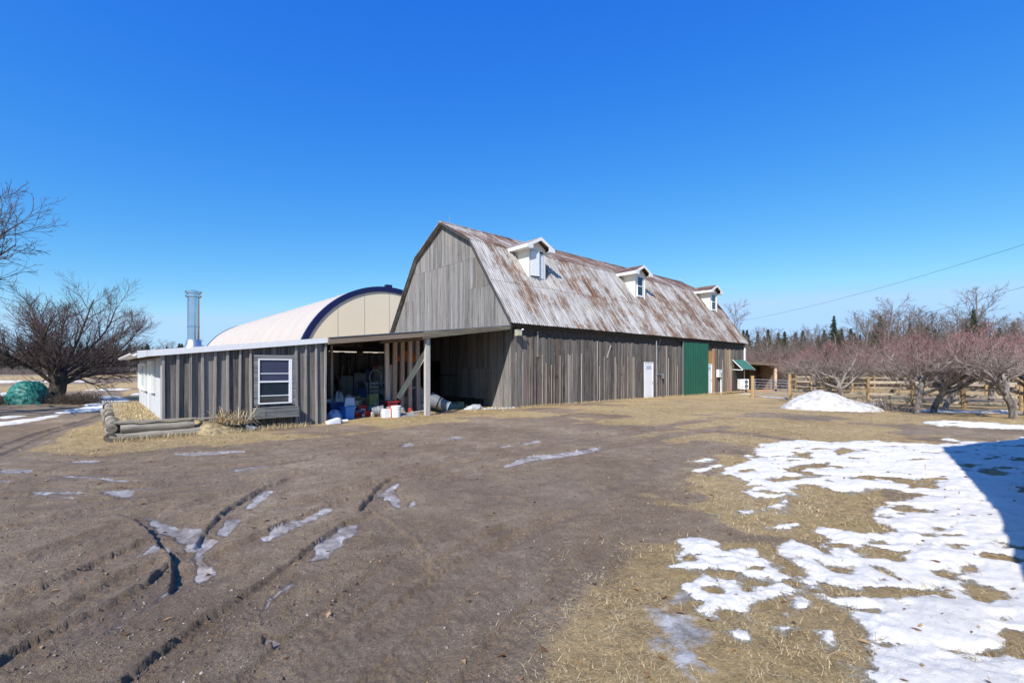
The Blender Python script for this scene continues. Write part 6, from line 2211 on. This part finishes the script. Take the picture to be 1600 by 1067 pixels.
# leaf litter under the trees
def litter():
    g = np.random.default_rng(5)
    n_ = 1500
    r = np.sqrt(g.uniform(4, 200, n_)); a = np.radians(g.uniform(-50, 50, n_))
    x, y = r * np.sin(a), r * np.cos(a)
    z = ground_eval(x, y)[0]
    V, Fc, A_ = [], [], []
    for i in range(n_):
        s_ = g.uniform(.012, .032); c_, sn_ = math.cos(g.uniform(0, 6.28)), math.sin(g.uniform(0, 6.28))
        t1, t2 = g.uniform(-.5, .8, 2)
        P_ = [(-s_, 0, 0), (0, -s_ * .5, t1 * s_), (s_, 0, t2 * s_), (0, s_ * .5, t1 * s_)]
        k = len(V)
        for q in P_: V.append((x[i] + q[0] * c_ - q[1] * sn_, y[i] + q[0] * sn_ + q[1] * c_, z[i] + .006 + max(0, q[2])))
        Fc += [(k, k + 1, k + 2), (k, k + 2, k + 3)]
        t = g.uniform(0, 1); A_ += [(t, t, t, 1)] * 4
    me = raw_mesh('leaf_litter', np.array(V), np.array(Fc), blade_mat('dead_leaf', (.10, .05, .025), (.24, .13, .06), (.42, .27, .13)), attr=A_)
    tag(link_mesh('leaf_litter', me), 'scattered brown dead leaves on the mud and snow', 'leaves', kind='stuff')


litter()
# ------------------------------------------------------------------ green tarp heap
y_ = 22.0
x_ = (43 - 800) / FPX * y_
TP = Matrix.Translation((x_, y_, gz(x_, y_) - .03))
tp = empty('tarp_heap', TP, 'heap under a crumpled teal green tarp beside the big left tree', 'tarp')
k1, k2 = 96, 44
uu = np.arange(k1) * 2 * np.pi / k1
V = []
for i in range(k2 + 1):
    v = (math.pi / 2) * i / k2
    cx = math.cos(v) ** .62; sz_ = math.sin(v) ** .8
    X = cx * np.cos(uu); Yv = cx * np.sin(uu)
    q1 = X * 2.3 + 4; q2 = Yv * 2.3 + sz_ * 2.2
    n1 = fbm(q1, q2, 1.1, 3, 7)
    rid = 1 - np.abs(fbm(q1 * 1.2 + 3, q2 * 1.2, 2.0, 3, 8)) * 2.2
    sc_ = 1 + .13 * n1 + .075 * rid
    for a, b, c_ in zip(X, Yv, sc_):
        V.append((a * .80 * c_, b * .62 * c_, sz_ * 1.0 * (.75 + .25 * c_) * (1 + .10 * math.sin(a * 3 + 1)) + .02))
Fq = [(i * k1 + j, i * k1 + (j + 1) % k1, (i + 1) * k1 + (j + 1) % k1, (i + 1) * k1 + j) for i in range(k2) for j in range(k1)]
MB(TP).add(V, Fq).build('tarp', simple('teal_tarp', (0.014, 0.135, 0.11), .5, var=.5, scale=7, bump=.5), tp, smooth=True)
rp = MB(TP)
for a0, tl in ((.3, .5), (1.3, .2), (2.2, .7), (2.9, .35)):
    pts = []
    for k in range(15):
        v = math.pi * k / 14
        pts.append((.84 * math.cos(v) * math.cos(a0) + .05 * math.sin(5 * v), .66 * math.cos(v) * math.sin(a0), 1.06 * math.sin(v) * (1 - .05 * tl) + .02))
    rp.tube(pts, .012, 5)
rp.build('rope', M['tarp_rope'], tp)

# ------------------------------------------------------------------ snow pile
sp_pts = [c8([p])[0] for p in ((95, 785), (680, 780))]
gx = np.linspace(-3.4, 3.6, 90); gy = np.linspace(-2.0, 2.2, 60)
X, Yv = np.meshgrid(gx, gy)
cx, cy = (1298 - 800) / FPX * 19.8, 19.8
rr2 = np.sqrt((X / 1.72) ** 2 + (Yv / 1.3) ** 2)
prof = np.exp(-np.clip(rr2, 0, 5) ** 2.0 * 0.95)
skew = np.exp(-(((X + .55) / .95) ** 2 + (Yv / 1.0) ** 2))
hgt = .42 * prof + .38 * skew + .09 * fbm(X, Yv, 1.4, 4, 3) * np.clip(prof * 3, 0, 1) + .05 * fbm(X, Yv, 5, 3, 4) * np.clip(prof * 3, 0, 1)
edge = 1 - sst(.95, 1.38, rr2 + .14 * fbm(X, Yv, 1.2, 3, 9))
hgt = hgt * edge - .14 * (1 - edge)
gb = base_height(X + cx, Yv + cy)
V = [(a, b, c_) for a, b, c_ in zip(X.ravel(), Yv.ravel(), (hgt + gb - gb.mean()).ravel())]
Fq = [(j * 90 + i, j * 90 + i + 1, (j + 1) * 90 + i + 1, (j + 1) * 90 + i) for j in range(59) for i in range(89)]
snow_m = simple('old_snow', (0.63, 0.605, 0.55), .6, var=.08, scale=5, bump=1.0, dirt=(.34, .31, .27))
o_ = MB(Matrix.Translation((cx, cy, float(gb.mean())))).add(V, Fq).build('snow_pile', snow_m, None, origin=(cx, cy, float(gb.mean())), smooth=True)
tag(o_, 'long low heap of dirty white snow on the grass in front of the fence', 'snow pile')

# ------------------------------------------------------------------ fence and gate at the right
def fpos(d): return Vector((16.1 + .669 * d, 26.7 - .743 * d, 0))


fn = empty('rail_fence', Matrix.Translation(fpos(0)), 'near wooden post and rail fence running from the pipe gate to the right edge', 'fence')
ds = [0, 1.94, 3.64, 5.4, 7.2, 9.0, 10.9, 12.8]
posts = []
for i, d_ in enumerate(ds):
    p = fpos(d_); z_ = gz(p.x, p.y)
    hh = 1.32 + random.uniform(-.05, .08) + (.12 if i in (0, 4) else 0)
    m_ = MB().tube([(p.x, p.y, z_ - .15), (p.x + random.uniform(-.02, .02), p.y, z_ + hh)], [.085 if i in (0, 4) else .07] * 2, 10)
    m_.build('fence_post', M['fencepost'], fn)
    posts.append(Vector((p.x, p.y, z_)))
for i in range(len(ds) - 1):
    for h_ in (.28, .58, .88, 1.18):
        a = posts[i] + Vector((0, .10, h_ + random.uniform(-.02, .02))); b = posts[i + 1] + Vector((0, .10, h_ + random.uniform(-.02, .02)))
        MB().bar(a, b, .035, .12).build('fence_rail', M['fencerail'], fn)
gp0 = fpos(-2.05)
gtm = Matrix.Translation((gp0.x, gp0.y, gz(gp0.x, gp0.y)))
fp = MB().tube([(gp0.x, gp0.y, gtm.translation.z - .1), (gp0.x, gp0.y, gtm.translation.z + 1.33)], .10, 12).build('gate_post', M['fencepost'])
tag(fp, 'thick tan wooden gate post left of the pipe gate by the heat pump', 'post')
gate = empty('pipe_gate', gtm, 'grey tubular metal gate with seven bars between two wooden posts', 'gate')
ga = gp0 + Vector((.12, -.05, gtm.translation.z)); gb_ = fpos(0) + Vector((-.1, .0, gz(16.1, 26.7)))
for k in range(7):
    h_ = .12 + .165 * k
    MB().tube([ga + Vector((0, 0, h_)), gb_ + Vector((0, 0, h_))], .02, 6).build('gate_bar', M['galv'], gate)
for u_ in (0, .5, 1):
    p = ga.lerp(gb_, u_)
    MB().tube([p + Vector((0, 0, .1)), p + Vector((0, 0, 1.14))], .022, 6).build('gate_upright', M['galv'], gate)
# far fence
ff = empty('rail_fence', Matrix.Translation((24, 36, 0)), 'far wooden post and rail fence seen through the apple trees', 'fence')
prev = None
for px in (1243, 1268, 1300, 1332, 1366, 1406, 1448, 1494, 1541, 1590, 1640):
    y_ = 40 - (px - 1240) * .028
    x_ = (px - 800) / FPX * y_
    z_ = gz(x_, y_)
    MB().tube([(x_, y_, z_ - .1), (x_, y_, z_ + 1.35)], .075, 8).build('fence_post', M['fencepost'], ff)
    if prev is not None:
        for h_ in (.35, .75, 1.15):
            MB().bar((prev[0], prev[1] + .1, prev[2] + h_), (x_, y_ + .1, z_ + h_), .04, .14).build('fence_rail', M['fencerail'], ff)
    prev = (x_, y_, z_)

# ------------------------------------------------------------------ open run-in shelter beyond the barn
rs_y = 38.0
xa, xb = (1163 - 800) / FPX * rs_y, (1214 - 800) / FPX * rs_y
RS = Matrix.Translation(((xa + xb) / 2, rs_y, gz(xb, rs_y) - .05))
rs = empty('run_in_shelter', RS, 'low open-fronted brown livestock shelter beyond the far end of the barn', 'shelter')
z0 = RS.translation.z
w2 = (xb - xa) / 2
MB(RS).box(-w2, w2, 2.6, 2.66, 0, 2.2).build('back_wall', M['beam'], rs)
for k in range(11):
    x_ = -w2 + k * (2 * w2) / 11
    MB(RS).box(x_, x_ + 2 * w2 / 11 - .02, 2.56, 2.598, 0, 2.1).build('wall_plank', M['beam'], rs)
MB(RS).box(w2 - .06, w2, .1, 2.6, 0, 2.2).build('side_wall', M['stud'], rs)
MB(RS).box(-w2, -w2 + .06, .1, 2.6, 0, 2.4).build('side_wall', M['stud'], rs)
MB(RS).hexa([(-w2 - .1, -.25, 2.30), (w2 + .2, -.25, 2.13), (w2 + .2, 2.9, 2.13), (-w2 - .1, 2.9, 2.30), (-w2 - .1, -.25, 2.52), (w2 + .2, -.25, 2.33), (w2 + .2, 2.9, 2.33), (-w2 - .1, 2.9, 2.52)]).build('roof', M['beam'], rs)
MB(RS).box(w2 - .2, w2 + .0, -.02, .12, 0, 2.25).build('corner_post', M['stud'], rs)
MB(RS).box(-w2, w2, -.02, .04, 0, .2).build('sill_board', M['newwood'], rs)

# ------------------------------------------------------------------ overhead wires
def wire(name, pts, r, lab):
    a, b = Vector(pts[0]), Vector(pts[-1])
    q = []
    for k in range(25):
        u = k / 24
        p = a.lerp(b, u); p.z -= 4 * pts[1] * u * (1 - u)
        q.append(p)
    o = MB().tube(q, r, 5).build(name, M['wire'])
    tag(o, lab, 'wire')


wire('overhead_wire', (AT(1128, 506, 52), .5, AT(1625, 374, 24)), .009, 'upper overhead wire climbing from the barn end to the right edge')
wire('overhead_wire', (AT(1205, 530, 75), .8, AT(1625, 441, 30)), .011, 'lower overhead wire passing above the wood to the right edge')

# ------------------------------------------------------------------ the house beside the camera (only its shadow falls in the picture)
g_ = Vector((.783, .622, 0)); nb = Vector((.622, -.783, 0)); O_ = Vector((2.92, 1.04, 0))
HM = Matrix(((g_.x, nb.x, 0, O_.x), (g_.y, nb.y, 0, O_.y), (0, 0, 1, 0), (0, 0, 0, 1)))
hs_ = empty('house', HM, 'house just outside the right edge whose shadow falls on the snow', 'house')
hp_ = [(0.25, -.1), (13.0, -.1), (13.0, 2.55), (10.34, 3.42), (4.98, 5.08), (1.99, 2.9), (.25, 2.28)]
MB(HM).prism(hp_, 'y', .3, 8).build('walls', M['siding'], hs_)
tops = [(0, 2.28), (1.99, 3.0), (4.98, 5.2), (10.34, 3.55), (13.3, 2.63)]
for a, b in zip(tops[:-1], tops[1:]):
    MB(HM).prism([(a[0], a[1] - .1), (b[0], b[1] - .1), (b[0], b[1]), (a[0], a[1])], 'y', 0, 8.3).build('roof', M['shingle'], hs_)
MB(HM).box(6, 7.2, .26, .299, 1.0, 2.2).build('window', M['glass'], hs_)
MB(HM).box(9, 10.2, .26, .299, 1.0, 2.2).build('window', M['glass'], hs_)

print('objects', len(bpy.data.objects), 'tris approx', sum(len(o.data.polygons) * 2 for o in bpy.data.objects if o.type == 'MESH'))
